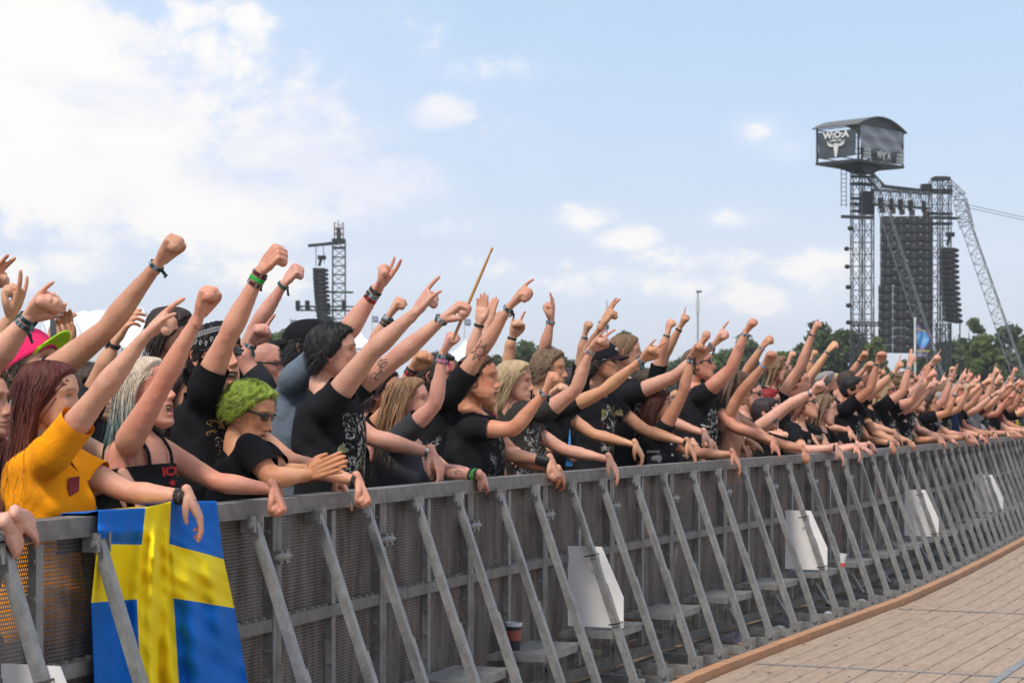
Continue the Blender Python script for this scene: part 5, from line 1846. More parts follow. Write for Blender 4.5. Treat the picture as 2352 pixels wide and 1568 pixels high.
s = s_at_px(1930)
while s < 46:
    crowd_person(s, rr.uniform(.24, .36)); s += rr.uniform(.42, .52)
for row, st_, s_start, s_end in ((.85, .5, 7, 46), (1.4, .55, 8, 44), (2.0, .6, 10, 42), (2.7, .8, 14, 42), (3.6, 1.1, 18, 40)):
    s = s_start
    while s < s_end:
        crowd_person(s + rr.uniform(-.1, .1), row + rr.uniform(-.12, .12)); s += st_
print('crowd', npp, len(PEOPLE))
build_people()
# ------------------------------------------------------------------ stage towers, tents, trees far behind the crowd
def text_geo(s, size=1.0, bold=0.0, align='CENTER'):
    cu = bpy.data.curves.new('t', 'FONT'); cu.body = s; cu.size = size; cu.align_x = align; cu.align_y = 'CENTER'; cu.offset = bold; cu.resolution_u = 3
    o = bpy.data.objects.new('t', cu); COL.objects.link(o)
    dg = bpy.context.evaluated_depsgraph_get()
    me = o.evaluated_get(dg).to_mesh()
    V = np.array([v.co[:] for v in me.vertices]); me.calc_loop_triangles()
    F = np.array([t.vertices[:] for t in me.loop_triangles])
    o.evaluated_get(dg).to_mesh_clear()
    bpy.data.objects.remove(o); bpy.data.curves.remove(cu)
    return V[:, :2], F


def on_plane(g, V2, F, o, ex, ey, col):
    V = np.asarray(o) + V2[:, 0:1] * np.asarray(ex) + V2[:, 1:2] * np.asarray(ey)
    g.add(V, F, col)


def truss(g, p0, p1, w, n, th=.06, side=None, w1=None, col=(.5, .5, .5), tri=False):
    p0, p1 = np.array(p0, float), np.array(p1, float); w1 = w1 or w
    t = nrm(p1 - p0)
    a = np.array(side, float) if side is not None else np.cross(t, (0, 1, 0.01))
    a = nrm(a - np.dot(a, t) * t); b = np.cross(t, a)
    cs = [(-.5, -.5), (.5, -.5), (.5, .5), (-.5, .5)] if not tri else [(-.5, -.4), (.5, -.4), (0, .5)]
    P = [[p0 + (p1 - p0) * i / n + (a * u + b * v) * (w + (w1 - w) * i / n) for u, v in cs] for i in range(n + 1)]
    m = len(cs)
    for k in range(m):
        g.bar(P[0][k], P[-1][k], th, th, up=b, col=col)
    for i in range(n):
        for k in range(m):
            k2 = (k + 1) % m
            g.bar(P[i][k], P[i][k2], th * .6, th * .6, up=t, col=col)
            if (i + k) % 2: g.bar(P[i][k], P[i + 1][k2], th * .6, th * .6, up=b, col=col)
            else: g.bar(P[i][k2], P[i + 1][k], th * .6, th * .6, up=b, col=col)


DK = (.022, .024, .027); GR = (.085, .095, .10); BK = (.007, .007, .008)
ZT = 140.0
ex_t = nrm(np.array([.68, .73, 0])); ey_t = np.array([-.73, .68, 0]); ey_t = nrm(ey_t - np.dot(ey_t, ex_t) * ex_t)
m1 = at(1980, 400, ZT + 2.5); m2 = at(2160, 414, ZT + 2.5)
tower = empty('stage_tower', (m1[0], m1[1], 0))
tag(tower, 'tall lattice sound tower with banner cabin on top, at right above the crowd', 'tower')
toff = np.array([m1[0], m1[1], 0.])
class TG(Geo):
    def build(s, name, mats, parent=None, **k):
        s.V = [v - toff for v in s.V]
        return Geo.build(s, name, mats, parent, **k)
# left mast: four uprights of lattice
def mast(px0, px1, ytop, n, nm='mast'):
    g = TG()
    for xa, xb, dy in ((px0, px0 + (px1 - px0) * .42, 0), (px1 - (px1 - px0) * .42, px1, .6)):
        a = at(xa, ytop, ZT + 2 + dy); b = at(xb, ytop, ZT + 2.6 + dy)
        c = (a + b) / 2; w = abs(b[0] - a[0])
        truss(g, (c[0], c[1], 0), (c[0], c[1], c[2]), w * .9, int(n * .75), .065, side=(1, .1, 0), col=GR)
    return g.build(nm, M['truss'], tower)
mast(1957, 2004, 392, 30)
mast(2138, 2181, 414, 28)
g = TG()
for y in (405, 422, 455, 468, 484, 497):
    g.bar(at(1957, y, ZT + 2), at(2006, y + 2, ZT + 3), .5 if y in (422, 468) else .25, .18, col=DK)
for y in (436, 442, 490, 500, 513):
    g.bar(at(2136, y, ZT + 2), at(2184 + (18 if y == 500 else 0), y + 1, ZT + 3), .4, .18, col=DK)
g.bar(at(1932, 497, ZT + 2), at(2003, 500, ZT + 2), .2, .22, col=DK)
g.box(at(1992, 466, ZT + 2.5), (.9, .9, 1.6), BK)
g.bar(at(2139, 412, ZT + 2.5), at(2182, 410, ZT + 2.5), .5, .25, col=DK); g.box(at(2160, 409, ZT + 2.5), (.9, .4, .25), DK)
g.bar(at(1957, 740, ZT + 2), at(2025, 741, ZT + 2), .15, .15, col=GR); g.bar(at(1957, 746, ZT + 2), at(2025, 747, ZT + 2), .15, .12, col=GR)
g.build('work_platforms', M['truss'], tower)['kind'] = 'stuff'
g = TG()
truss(g, at(2003, 452, ZT + 2.2), at(2140, 462, ZT + 2.2), 1.05, 12, .08, side=(0, 0, 1), col=GR)
truss(g, at(2000, 405, ZT + 2.2), at(2026, 432, ZT + 2.2), .5, 4, .07, side=(0, 0, 1), col=GR)
g.bar(at(2024, 427, ZT + 1.8), at(2120, 438, ZT + 1.8), .3, .22, col=DK)
g.box(at(2127, 431, ZT + 2), (.7, .7, .5), BK)
g.build('top_truss', M['truss'], tower)
g = TG()
truss(g, at(2176, 418, ZT + 2.5), at(2212, 452, ZT + 2.5), .75, 4, .055, side=(1, 0, 0), col=(.18, .2, .2), tri=True)
truss(g, at(2208, 452, ZT + 2.5), at(2224, 517, ZT + 1.5), 1.0, 5, .055, side=(1, 0, 0), col=(.18, .2, .2), tri=True)
truss(g, at(2222, 510, ZT + 1.5), at(2385, 975, ZT - 8), .85, 20, .045, side=(1, 0, 0), w1=.95, col=(.13, .14, .145), tri=True)
g.build('slanting_leg', M['truss'], tower)
g = TG()
truss(g, at(2030, 470, ZT + .8), at(2165, 880, ZT - 9), .8, 18, .045, side=(1, 0, 0), col=(.10, .11, .115), tri=True)
g.build('slanting_leg', M['truss'], tower)
# ladder
g = TG()
for x in (1932.5, 1944): g.bar(at(x, 386, ZT + 1.5), at(x, 475, ZT + 1.5), .05, .05, col=DK)
for q in range(9): g.bar(at(1932.5, 390 + q * 10, ZT + 1.5), at(1944, 390 + q * 10, ZT + 1.5), .04, .04, col=DK)
g.build('ladder', M['truss'], tower)
# cabin
c0 = at(1971.7, 364, ZT)
sa, sb = 3.45, 5.75
def cp_(u, v, z): return c0 + ey_t * sa * u + ex_t * sb * v + np.array([0, 0, z])
Hc_ = (364 - 285) / FP * ZT
cab = None
g = TG()
for u, v in ((0, 0), (1, 0), (0, 1), (1, 1)): g.bar(cp_(u, v, 0), cp_(u, v, Hc_), .14, .14, up=(1, 0, 0), col=BK)
V = [cp_(u, v, z) for z in (-.18, .0) for u, v in ((-.02, -.02), (1.02, -.02), (1.02, 1.02), (-.02, 1.02))]
g.add(V, np.array([[0, 1, 2, 3], [7, 6, 5, 4], [0, 4, 5, 1], [1, 5, 6, 2], [2, 6, 7, 3], [3, 7, 4, 0]]), DK)
for z in (.35, .7, Hc_ - .1):
    g.bar(cp_(0, 0, z), cp_(1, 0, z), .06, .06, col=BK); g.bar(cp_(0, 0, z), cp_(0, 1, z), .06, .06, col=BK); g.bar(cp_(1, 0, z), cp_(1, 1, z), .06, .06, col=BK); g.bar(cp_(0, 1, z), cp_(1, 1, z), .06, .06, col=BK)
# funnel down to the mast
a_ = [cp_(.2, .2, -.18), cp_(.8, .2, -.18), cp_(.8, .75, -.18), cp_(.2, .75, -.18)]; mm = at(1982, 400, ZT + 2.6)
b_ = [mm + ex_t * x + ey_t * y for x, y in ((-.5, -.5), (-.5, .5), (.5, .5), (.5, -.5))]
g.add(a_ + b_, np.array([[0, 1, 5, 4], [1, 2, 6, 5], [2, 3, 7, 6], [3, 0, 4, 7]]), BK)
cabin = g.build('cabin_frame', M['truss'], tower)
# arched roof
g = TG(); V = []
nA = 14
for e in (-.06, 1.06):
    for th in (0, .07):
        for i in range(nA + 1):
            v = -.055 + 1.11 * i / nA
            V.append(cp_(e, v, Hc_ - .08 + .82 * math.sin(PI * i / nA) ** .9 * 1.0 + th))
n1 = nA + 1; F = []
for i in range(nA):
    F += [(i, i + 1, 2 * n1 + i + 1, 2 * n1 + i), (n1 + i, 3 * n1 + i, 3 * n1 + i + 1, n1 + i + 1), (i, n1 + i, n1 + i + 1, i + 1), (2 * n1 + i, 2 * n1 + i + 1, 3 * n1 + i + 1, 3 * n1 + i)]
g.add(V, np.array(F), (.10, .10, .095))
g.build('arched_roof', M['truss'], tower)
# gables under the arch, dark
g = TG()
Vg = [cp_(.02, i / nA, Hc_ - .1) for i in range(nA + 1)] + [cp_(.02, i / nA, Hc_ - .12 + .85 * math.sin(PI * i / nA) ** .9) for i in range(nA + 1)]
g.add(Vg, np.array([(i, i + 1, n1 + i + 1, n1 + i) for i in range(nA)]), (.025, .025, .027))
g.build('gable_panel', M['truss'], tower)
# left banner with skull, right banners
def banner(v0, v1, u, z0, z1, col, name, left=False, wob=.03, n=16):
    g = TG(); V = []
    for j in range(7):
        for i in range(n + 1):
            f = v0 + (v1 - v0) * i / n; z = z0 + (z1 - z0) * j / 6 - .08 * math.sin(PI * i / n) * (j == 0)
            p = cp_(f, u, z) if left else cp_(u, f, z)
            out = -(ex_t if left else ey_t)
            V.append(p + out * (.10 + wob * math.sin(i * .9 + j * 1.3) + wob * math.sin(j * 2.1)))
    g.add(V, np.array([(j * (n + 1) + i, j * (n + 1) + i + 1, (j + 1) * (n + 1) + i + 1, (j + 1) * (n + 1) + i) for j in range(6) for i in range(n)]), col)
    return g.build(name, M['satin'], tower, smooth=True)
bl = banner(.04, .95, 0, .25, Hc_ - .32, (.045, .052, .062), 'banner', left=True)
banner(.02, .98, 0, .78, Hc_ - .02, (.22, .23, .26), 'rolled_banner', wob=.07)
br = banner(.02, .98, 0, .08, .86, (.022, .022, .026), 'banner', wob=.06)
WH = (.62, .62, .60)
g = TG()
on = -ex_t * .22
def tcol(s_, size, cx, cz, left=True, bold=.0, sx=1.0):
    V2, F = text_geo(s_, size, bold)
    V2 = V2 * [sx, 1]
    if left: o_ = cp_(cx, 0, cz) + on; ex_ = -ey_t
    else: o_ = cp_(0, cx, cz) - ey_t * .26; ex_ = ex_t
    g = TG(); on_plane(g, V2, F, o_, ex_, (0, 0, 1), WH); g.build('lettering', M['print'], tower)['kind'] = 'stuff'
tcol('W:O:A', .62, .50, Hc_ - .62, bold=.03, sx=1.15)
def skull(cx, cz, s_, left=True):
    h = [(-1.0, .75), (-.86, .42), (-.5, .30), (-.30, .34), (-.30, .22), (-.95, .10), (-.85, .95)]
    L = [(-1.05, .78), (-.92, .30), (-.55, .14), (-.30, .18), (-.26, -.05), (-.16, -.55), (-.10, -.85), (0, -.95), (.10, -.85), (.16, -.55), (.26, -.05), (.30, .18), (.55, .14), (.92, .30), (1.05, .78), (.80, .44), (.5, .34), (.28, .38), (.2, .46), (-.2, .46), (-.28, .38), (-.5, .34), (-.80, .44)]
    C_ = [(0, .2)] + L
    P = np.array(C_) * s_
    F = np.array([(0, i, i % len(L) + 1) for i in range(1, len(L) + 1)])
    o_ = cp_(cx, 0, cz) + on if left else cp_(0, cx, cz) - ey_t * .26
    g = TG(); on_plane(g, P, F, o_, -ey_t if left else ex_t, (0, 0, 1), WH); g.build('skull_emblem', M['print'], tower)
tcol('OPEN AIR', .20, .50, Hc_ - 1.0, bold=.008, sx=1.1)
skull(.50, .88, .72)
tcol('W    A', .62, .50, .46, False, .03); skull(.50, .48, .42, False)
for q, cx in enumerate((.13, .87)):
    for l_, tx in enumerate(('FASTER', 'HARDER', 'LOUDER')): tcol(tx, .25, cx, .66 - l_ * .24, False, .012)
# main hang: wall of cabinets, separate cabinets
def wall_pt(px, py, dz=0): return at(px, py, ZT + 1 + dz)
wallp = empty('speaker_wall', wall_pt(2083, 820)); wallp.location.z = 0
tag(wallp, 'huge black wall of stacked loudspeakers hanging in the lattice tower', 'speakers')
wo_ = np.array([wallp.location.x, wallp.location.y, 0.])
cw, chh = 29.6, 19.6
g = Geo()
W_, H_ = cw / FP * ZT, chh / FP * ZT
g.box((0, 0, 0), (W_ * .97, 1.0, H_ * .95), BK)
for sx in (-.3, .3): g.box((sx * W_, -.51, 0), (W_ * .30, .02, H_ * .72), (.02, .02, .022))
g.box((0, -.515, 0), (W_ * .16, .03, H_ * .80), (.045, .045, .05)); g.box((0, -.53, H_ * .1), (W_ * .04, .02, H_ * .2), (.25, .25, .25))
g.box((-W_ * .46, -.5, H_ * .3), (.05, .06, .12), (.3, .3, .3)); g.box((W_ * .46, -.5, H_ * .3), (.05, .06, .12), (.3, .3, .3))
proto = g.build('loudspeaker', M['truss']); pm_ = proto.data; bpy.data.objects.remove(proto)
for c_ in range(4):
    for r_ in range(16):
        if c_ == 3 and r_ == 15 and False: continue
        x = 2023 + cw * (c_ + .5) + (-4 + r_ * .0 if (r_ > 7 and c_ == 0) else 0); y = 497 + chh * (r_ + .5)
        o = bpy.data.objects.new('loudspeaker', pm_); COL.objects.link(o); o.parent = wallp
        p = wall_pt(x, y) - wo_; o.location = p; o.rotation_euler.x = (rr.random() - .5) * .06; o.rotation_euler.z = -.06 + rr.uniform(-.02, .02)
for x, y in ((2023, 466), (2047, 468), (2068, 470), (2091, 472), (2122, 474)):
    g = Geo(); g.box(wall_pt(x, y) - wo_, (.28, .3, .75), BK); g.box(wall_pt(x + 4, y + 16) - wo_, (.36, .3, .4), (.05, .03, .03)); g.bar(wall_pt(x, y - 10) - wo_, wall_pt(x + 3, 500) - wo_, .04, .04, col=DK)
    g.build('chain_hoist', M['truss'], wallp)


def line_array(lab, pts, w, Z, dep, group=None):
    """pts: pixel centres of the cabinets from the top down"""
    p0 = at(*pts[0], Z)
    e = empty('line_array', (p0[0], p0[1], 0)); tag(e, lab, 'speakers')
    n = len(pts)
    hh = (pts[-1][1] - pts[0][1]) / (n - 1) / FP * Z
    g = Geo()
    g.box((0, 0, 0), (w, dep, hh * .86), BK); g.add([(w * .5, -dep * .4, -hh * .4), (w * .5, dep * .4, -hh * .4), (w * .78, dep * .3, -hh * .25), (w * .78, -dep * .3, -hh * .25), (w * .5, -dep * .4, hh * .4), (w * .5, dep * .4, hh * .4), (w * .78, dep * .3, hh * .25), (w * .78, -dep * .3, hh * .25)],
          np.array([[0, 3, 7, 4], [1, 5, 6, 2], [3, 2, 6, 7], [4, 7, 6, 5], [0, 1, 2, 3]]), (.02, .02, .022))
    g.box((w * .1, -dep * .51, 0), (.06, .02, .06), (.2, .2, .2))
    pr = g.build('cabinet', M['truss']); me = pr.data; bpy.data.objects.remove(pr)
    for i, (x, y) in enumerate(pts):
        o = bpy.data.objects.new('cabinet', me); COL.objects.link(o); o.parent = e
        p = at(x, y, Z); o.location = p - np.array([p0[0], p0[1], 0]); o.rotation_euler.y = .02 + .22 * (i / n) ** 2; 
    g = Geo(); g.bar(p0 * [0, 0, 1] + [0, 0, hh], p0 * [0, 0, 1] + [.2, 0, hh * 3.2], .12, .2, up=(1, 0, 0), col=BK); g.box(p0 * [0, 0, 1] + [.2, 0, hh * 3], (.6, .3, .3), BK)
    g.build('rigging', M['truss'], e)
    return e


line_array('curved line array of black loudspeakers hanging right of the big speaker wall', [(2176 + 10 * (i / 13) ** 2.0, 575 + i * 12.2) for i in range(14)], .95, ZT + 1, 1.1)
for i, (x, y) in enumerate(((1953, 524), (1945, 571), (1946, 612), (1948, 659), (1949, 701), (1949, 740))):  # ball-shaped horn speakers beside the left mast
    g = TG(); p = at(x, y, ZT + 1.8)
    V, F = ellipsoid(p, (.20, .2, .17), nu=10, nv=7); g.add(V, F, BK); g.bar(p, p + [.45, 0, 0], .05, .05, col=DK)
    g.build('horn_speaker', M['truss'], tower)
g = TG(); g.bar(at(1954, 541, ZT + 1.9), at(1956, 860, ZT + 1.9), .06, .06, up=(1, 0, 0), col=DK)
for (x0, y0, x1, y1) in ((2219, 469, 2420, 514), (2219, 476, 2420, 520)):
    g.bar(at(x0, y0, ZT + 2), at(x1, y1, ZT + 2), .035, .035, col=GR)
g.build('cable', M['truss'], tower)
# scaffold round the tower foot
g = TG()
for (xa, xb) in ((1955, 2008), (2150, 2182), (2205, 2213)):
    for x in np.linspace(xa, xb, 4 if xb - xa > 10 else 1):
        for dz_ in (0, 1.6): g.bar(at(x, 742, ZT + dz_), at(x, 742, ZT + dz_) * [1, 1, 0], .08, .08, up=(1, 0, 0), col=DK)
    if xb - xa > 10:
        for y in range(746, 960, 22): g.bar(at(xa, y, ZT), at(xb, y, ZT), .07, .07, col=DK); g.bar(at(xa, y, ZT), at((xa + xb) / 2, y + 22, ZT), .05, .05, col=DK); g.bar(at(xb, y, ZT + .1), at((xa + xb) / 2, y + 22, ZT + .1), .05, .05, col=DK)
g.build('scaffold', M['truss'], tower)['kind'] = 'stuff'

# left tower
ZL = 150.0
toff = at(778, 940, ZL) * [1, 1, 0]
lt = empty('sound_tower', toff); tag(lt, 'slim lattice tower with boom, seen behind the raised arms at left', 'tower')
tower = lt
g = TG(); a = at(778.5, 550, ZL); truss(g, (a[0], a[1], 0), a, 30 / FP * ZL * .95, 22, .09, side=(1, .05, 0), col=GR); g.build('mast', M['truss'], lt)
g = TG(); b = at(778, 511, ZL); truss(g, a, b, 20 / FP * ZL, 3, .07, side=(1, .05, 0), col=(.2, .13, .1)); g.box(at(778, 536, ZL), (.3, .3, .85), BK); g.bar(at(777, 505, ZL), at(777, 522, ZL), .05, .05, up=(1, 0, 0), col=DK); g.build('mast_head', M['truss'], lt)
g = TG(); g.bar(at(708, 564, ZL), at(793, 556, ZL), .4, .2, col=DK); g.bar(at(735, 561, ZL), at(793, 553, ZL), .3, .15, col=DK); g.bar(at(763, 553, ZL), at(793, 553, ZL), .9, .3, col=DK); g.bar(at(763, 569, ZL), at(793, 568, ZL), .9, .1, col=DK)
g.bar(at(726, 564, ZL), at(726, 612, ZL), .05, .05, up=(1, 0, 0), col=DK); g.bar(at(742, 563, ZL), at(745, 605, ZL), .05, .05, up=(1, 0, 0), col=DK); g.build('boom', M['truss'], lt)
g = TG()
g.bar(at(722, 670, ZL), at(811, 671, ZL), .3, .13, col=DK)
for y in (703, 712): g.bar(at(680, y, ZL), at(812, y + 1, ZL), .12, .12, col=GR)
for x in (680, 690, 700, 710, 720): g.bar(at(x, 703, ZL), at(x + 5, 712, ZL), .06, .06, col=GR)
for x in (684, 706, 790): g.box(at(x, 700, ZL - .3), (.32, .4, .65), BK)
g.build('side_arm', M['truss'], lt)
line_array('small curved line array hanging on the left lattice tower', [(733 + 9 * (i / 12) ** 1.6, 620 + i * 9.6) for i in range(13)], .85, ZL - 1, 1.0)
g = Geo(); p = at(741, 752, ZL - 1); g.box((0, 0, 0), (1.35, 1.2, 1.3), BK); g.box((0, 0, -1.4), (1.35, 1.2, 1.3), BK)
o = g.build('speaker_stack', M['truss'], loc=p); tag(o, 'black square loudspeaker stack below the small line array', 'speakers')

# masts and little flags
g = Geo(); g.bar((0, 0, 0), (0, 0, at(1603, 712, 90)[2]), .09, .09, up=(1, 0, 0), col=(.35, .36, .38)); z = at(1603, 705, 90)[2]; g.box((0, 0, z), (.16, .16, .62), (.5, .5, .5)); g.bar((0, 0, z), (0, 0, z + .75), .05, .05, up=(1, 0, 0), col=(.2, .2, .2)); g.box((.05, 0, z + .7), (.25, .1, .1), (.15, .15, .15))
tag(g.build('antenna_mast', M['truss'], loc=(at(1603, 712, 90)[0], 90, 0)), 'thin pale antenna mast rising between the raised fists', 'mast')
g = Geo(); g.bar((0, 0, 0), (0, 0, at(1394, 690, 95)[2]), .07, .07, up=(1, 0, 0), col=(.4, .4, .42)); g.box((0, 0, at(1394, 750, 95)[2]), (.2, .2, .2), (.05, .05, .05))
tag(g.build('lamp_mast', M['truss'], loc=(at(1394, 690, 95)[0], 95, 0)), 'faint thin pole behind the tanned pointing hand', 'mast')
for i, (x, y, w, lab) in enumerate(((674, 741, 14, 'small pale flag left of the left tower'), (709, 754, 10, 'tiny pale flag at the foot of the left tower'), (862, 733, 14, 'small blue grey flag above the dark haired man'), (1074, 740, 15, 'small dark square flag behind the drumstick'))):
    p = at(x - w / 2, y, 100); e = empty('flagpole', (p[0], 100, 0)); tag(e, lab, 'flag', 'small flags on poles')
    g = Geo(); g.bar((0, 0, 0), (0, 0, p[2] + .25), .04, .04, up=(1, 0, 0), col=(.4, .4, .4)); g.build('pole', M['truss'], e)
    g = Geo(); ww = w / FP * 100
    V = [(ww * k / 6, .04 * math.sin(k * 1.3 + i), p[2] + s_ * ww * .5) for s_ in (-1, 1) for k in range(7)]
    g.add(V, np.array([(k, k + 1, k + 8, k + 7) for k in range(6)]), (.22, .25, .36)); g.box((ww * .5, -.06, p[2]), (ww * .4, .01, ww * .4), (.4, .4, .45)); g.build('cloth', M['tent'], e)
# tall banner flag in front of the speaker wall
Zf = 60; p = at(2102, 728, Zf); e = empty('banner_flag', (p[0], Zf, 0)); tag(e, 'white pole with purple blue and yellow banner before the speaker wall', 'flag')
g = Geo(); V, F = tube([(0, 0, 0), (0, 0, p[2])], .034, (1, 0, 0), 10, rnd=False); g.add(V, F, (.36, .38, .37)); g.build('pole', M['plastic'], e, smooth=True)
k_ = Zf / FP; g = Geo(); V, C = [], []
prof = [(0, 10), (30, 34), (38, 55), (30, 75), (26, 88), (24, 92)]
ny, nx = 24, 10
for j in range(ny + 1):
    yy = 8 + 84 * j / ny; wd = np.interp(yy, [8, 34, 45, 60, 75, 92], [3, 32, 38, 36, 30, 25])
    for i in range(nx + 1):
        xx = 3 + (wd - 3) * i / nx
        V.append((xx * k_, .05 * math.sin(i * .9 + j * .3), p[2] - yy * k_))
        cen = math.hypot((xx - 17) / 14, (yy - 50) / 18)
        col = (.10, .30, .60) if cen < 1 else (.17, .14, .26)
        if cen < .55 and (i + j) % 3 == 0: col = (.35, .5, .7)
        C.append(col)
g.add(V, np.array([(j * (nx + 1) + i, j * (nx + 1) + i + 1, (j + 1) * (nx + 1) + i + 1, (j + 1) * (nx + 1) + i) for j in range(ny) for i in range(nx)]), np.array(C)); g.build('cloth', M['tent'], e, smooth=True)
g = Geo()
for tx, yy, cc, sz in (('FULL METAL', 26, (.65, .60, .05), 5.2), ('PLATINUM', 78, (.65, .60, .05), 6.5), ('FESTIVAL', 87, (.5, .5, .55), 5)):
    V2, F = text_geo(tx[:8] if yy == 26 else tx, sz * k_, .1 * k_, 'LEFT'); on_plane(g, V2 * [.95, 1], F, (2.5 * k_, -.09, p[2] - yy * k_), (1, 0, 0 if yy != 26 else -.35), (0, 0, 1), cc)
g.build('lettering', M['print'], e)

# tents
def pagoda(lab, px, py, hw, yb, Z, peak=1.0):
    p = at(px, py, Z); w = hw / FP * Z; zb = at(px, yb, Z)[2]; e = empty('pagoda_tent', (p[0], Z, 0)); tag(e, lab, 'tent')
    g = Geo(); H = p[2] - zb; V, F = [], []
    n = 10
    for i in range(n + 1):
        f = i / n; r = w * (1 - f) ** 1.6 + .02; z = zb + H * f
        V += [(-r, -r, z), (r, -r, z), (r, r, z), (-r, r, z)]
    F = [(i * 4 + k, i * 4 + (k + 1) % 4, i * 4 + 4 + (k + 1) % 4, i * 4 + 4 + k) for i in range(n) for k in range(4)]
    g.add(V, np.array(F), (.72, .73, .75)); g.build('roof', M['tent'], e)
    g = Geo(); g.box((0, 0, zb / 2), (2 * w * .97, 2 * w * .97, zb), (.66, .67, .69)); g.build('wall', M['tent'], e)
pagoda('white pagoda tent peak behind the drumstick', 1068, 778, 62, 830, 90)
pagoda('small white tent peak right of the left tower', 828, 762, 45, 800, 95)
Zm = 48
e = empty('marquee', at(240, 800, Zm) * [1, 1, 0]); tag(e, 'large white marquee behind the raised arms at left', 'tent'); mo_ = np.array(e.location)
g = Geo()
R0, R1 = at(90, 722, Zm + 6), at(326, 706, Zm + 3); E0, E1 = at(110, 790, Zm), at(365, 800, Zm - 1); B1 = at(420, 800, Zm + 7)
V = []
n = 16
for i in range(n + 1):
    f = i / n
    for j in range(7):
        h = j / 6
        p = (E0 * (1 - f) + E1 * f) * (1 - h) + (R0 * (1 - f) + R1 * f) * h
        p = p - [0, 0, .18 * math.sin(PI * h) + .03 * math.sin(f * 40)]
        V.append(p - mo_)
g.add(V, np.array([(i * 7 + j, (i + 1) * 7 + j, (i + 1) * 7 + j + 1, i * 7 + j + 1) for i in range(n) for j in range(6)]), (.66, .66, .67))
g.add([E1 - mo_, B1 - mo_, R1 - mo_], np.array([[0, 1, 2]]), (.64, .64, .66))
g.build('roof', M['tent'], e, smooth=True)
g = Geo()
def quadw(a, b): g.add([a - mo_, b - mo_, b * [1, 1, 0] - mo_, a * [1, 1, 0] - mo_], np.array([[0, 1, 2, 3]]), (.60, .60, .62))
quadw(E0, E1); quadw(E1, B1); g.build('wall', M['tent'], e)
g = Geo()
for f in (.0, .33, .66, 1):
    a = E0 * (1 - f) + E1 * f; g.bar(a - mo_ - [0, .05, 0], a * [1, 1, 0] - mo_ - [0, .05, 0], .08, .08, up=(1, 0, 0), col=(.5, .5, .5))
    b = R0 * (1 - f) + R1 * f; g.bar(a - mo_ + [0, -.03, .01], b - mo_ + [0, -.03, .01], .04, .03, col=(.62, .62, .63))
g.build('pole', M['truss'], e)

# trees
def tree(lab, px, ptop, Z, wpx, seed, tone=(.05, .075, .025), group='trees behind the festival ground', clumps=80, leaves=80, ls=.29):
    rg = np.random.RandomState(seed)
    p = at(px, ptop, Z); H = p[2]; Wd = wpx / FP * Z / 2
    e = empty('broadleaf_tree', (p[0], Z, 0)); tag(e, lab, 'tree', group)
    g = Geo()
    V, F = tube([(0, 0, 0), (.1, 0, H * .3), (-.1, .1, H * .62), (0, 0, H * .85)], [.32, .25, .15, .05], (1, 0, 0), 8, res=10); g.add(V, F, (.06, .05, .04))
    for q in range(9):
        a = rg.uniform(0, 6.28); z0 = H * rg.uniform(.25, .6); r = Wd * rg.uniform(.5, .85)
        V, F = tube([(0, 0, z0), (math.cos(a) * r * .5, math.sin(a) * r * .5, z0 + H * .12), (math.cos(a) * r, math.sin(a) * r, z0 + H * .28)], [.12, .08, .03], (0, 0, 1), 6, res=5); g.add(V, F, (.06, .05, .04))
    g.build('trunk', M['matte'], e)
    C = []
    for q in range(clumps):
        d = nrm(rg.randn(3)); rad = rg.uniform(.55, 1.0) ** .6
        C.append([d[0] * Wd * rad * .88, d[1] * Wd * rad * .88, H * .56 + d[2] * H * .42 * rad - (abs(d[0]) ** 2) * H * .05])
    C = np.array(C)
    n = clumps * leaves
    ci = np.repeat(np.arange(clumps), leaves)
    cr = (Wd * rg.uniform(.18, .40, clumps))[ci]
    d = nrm(rg.randn(n, 3)); rad = rg.uniform(.1, 1.25, n) ** .7
    P = C[ci] + d * (rad * cr)[:, None] * [1, 1, .72]
    nn_ = nrm(d + rg.randn(n, 3) * .7)
    t1 = nrm(np.cross(nn_, rg.randn(n, 3))); t2 = np.cross(nn_, t1)
    s_ = ls * rg.uniform(.5, 1.1, n)[:, None]
    V = np.stack([P - t1 * s_, P - t2 * s_ * .55, P + t1 * s_, P + t2 * s_ * .55], 1).reshape(-1, 3)
    F = np.arange(n * 4).reshape(-1, 4)
    cc = np.array(tone) * 1.45 * (rg.uniform(.75, 1.25, clumps)[ci] * rg.uniform(.75, 1.25, n))[:, None]  # leaf tone lifted: pale haze put into the crown colour
    g = Geo(); g.add(V, F, np.repeat(cc, 4, 0)); g.build('crown', M['leaf'], e)


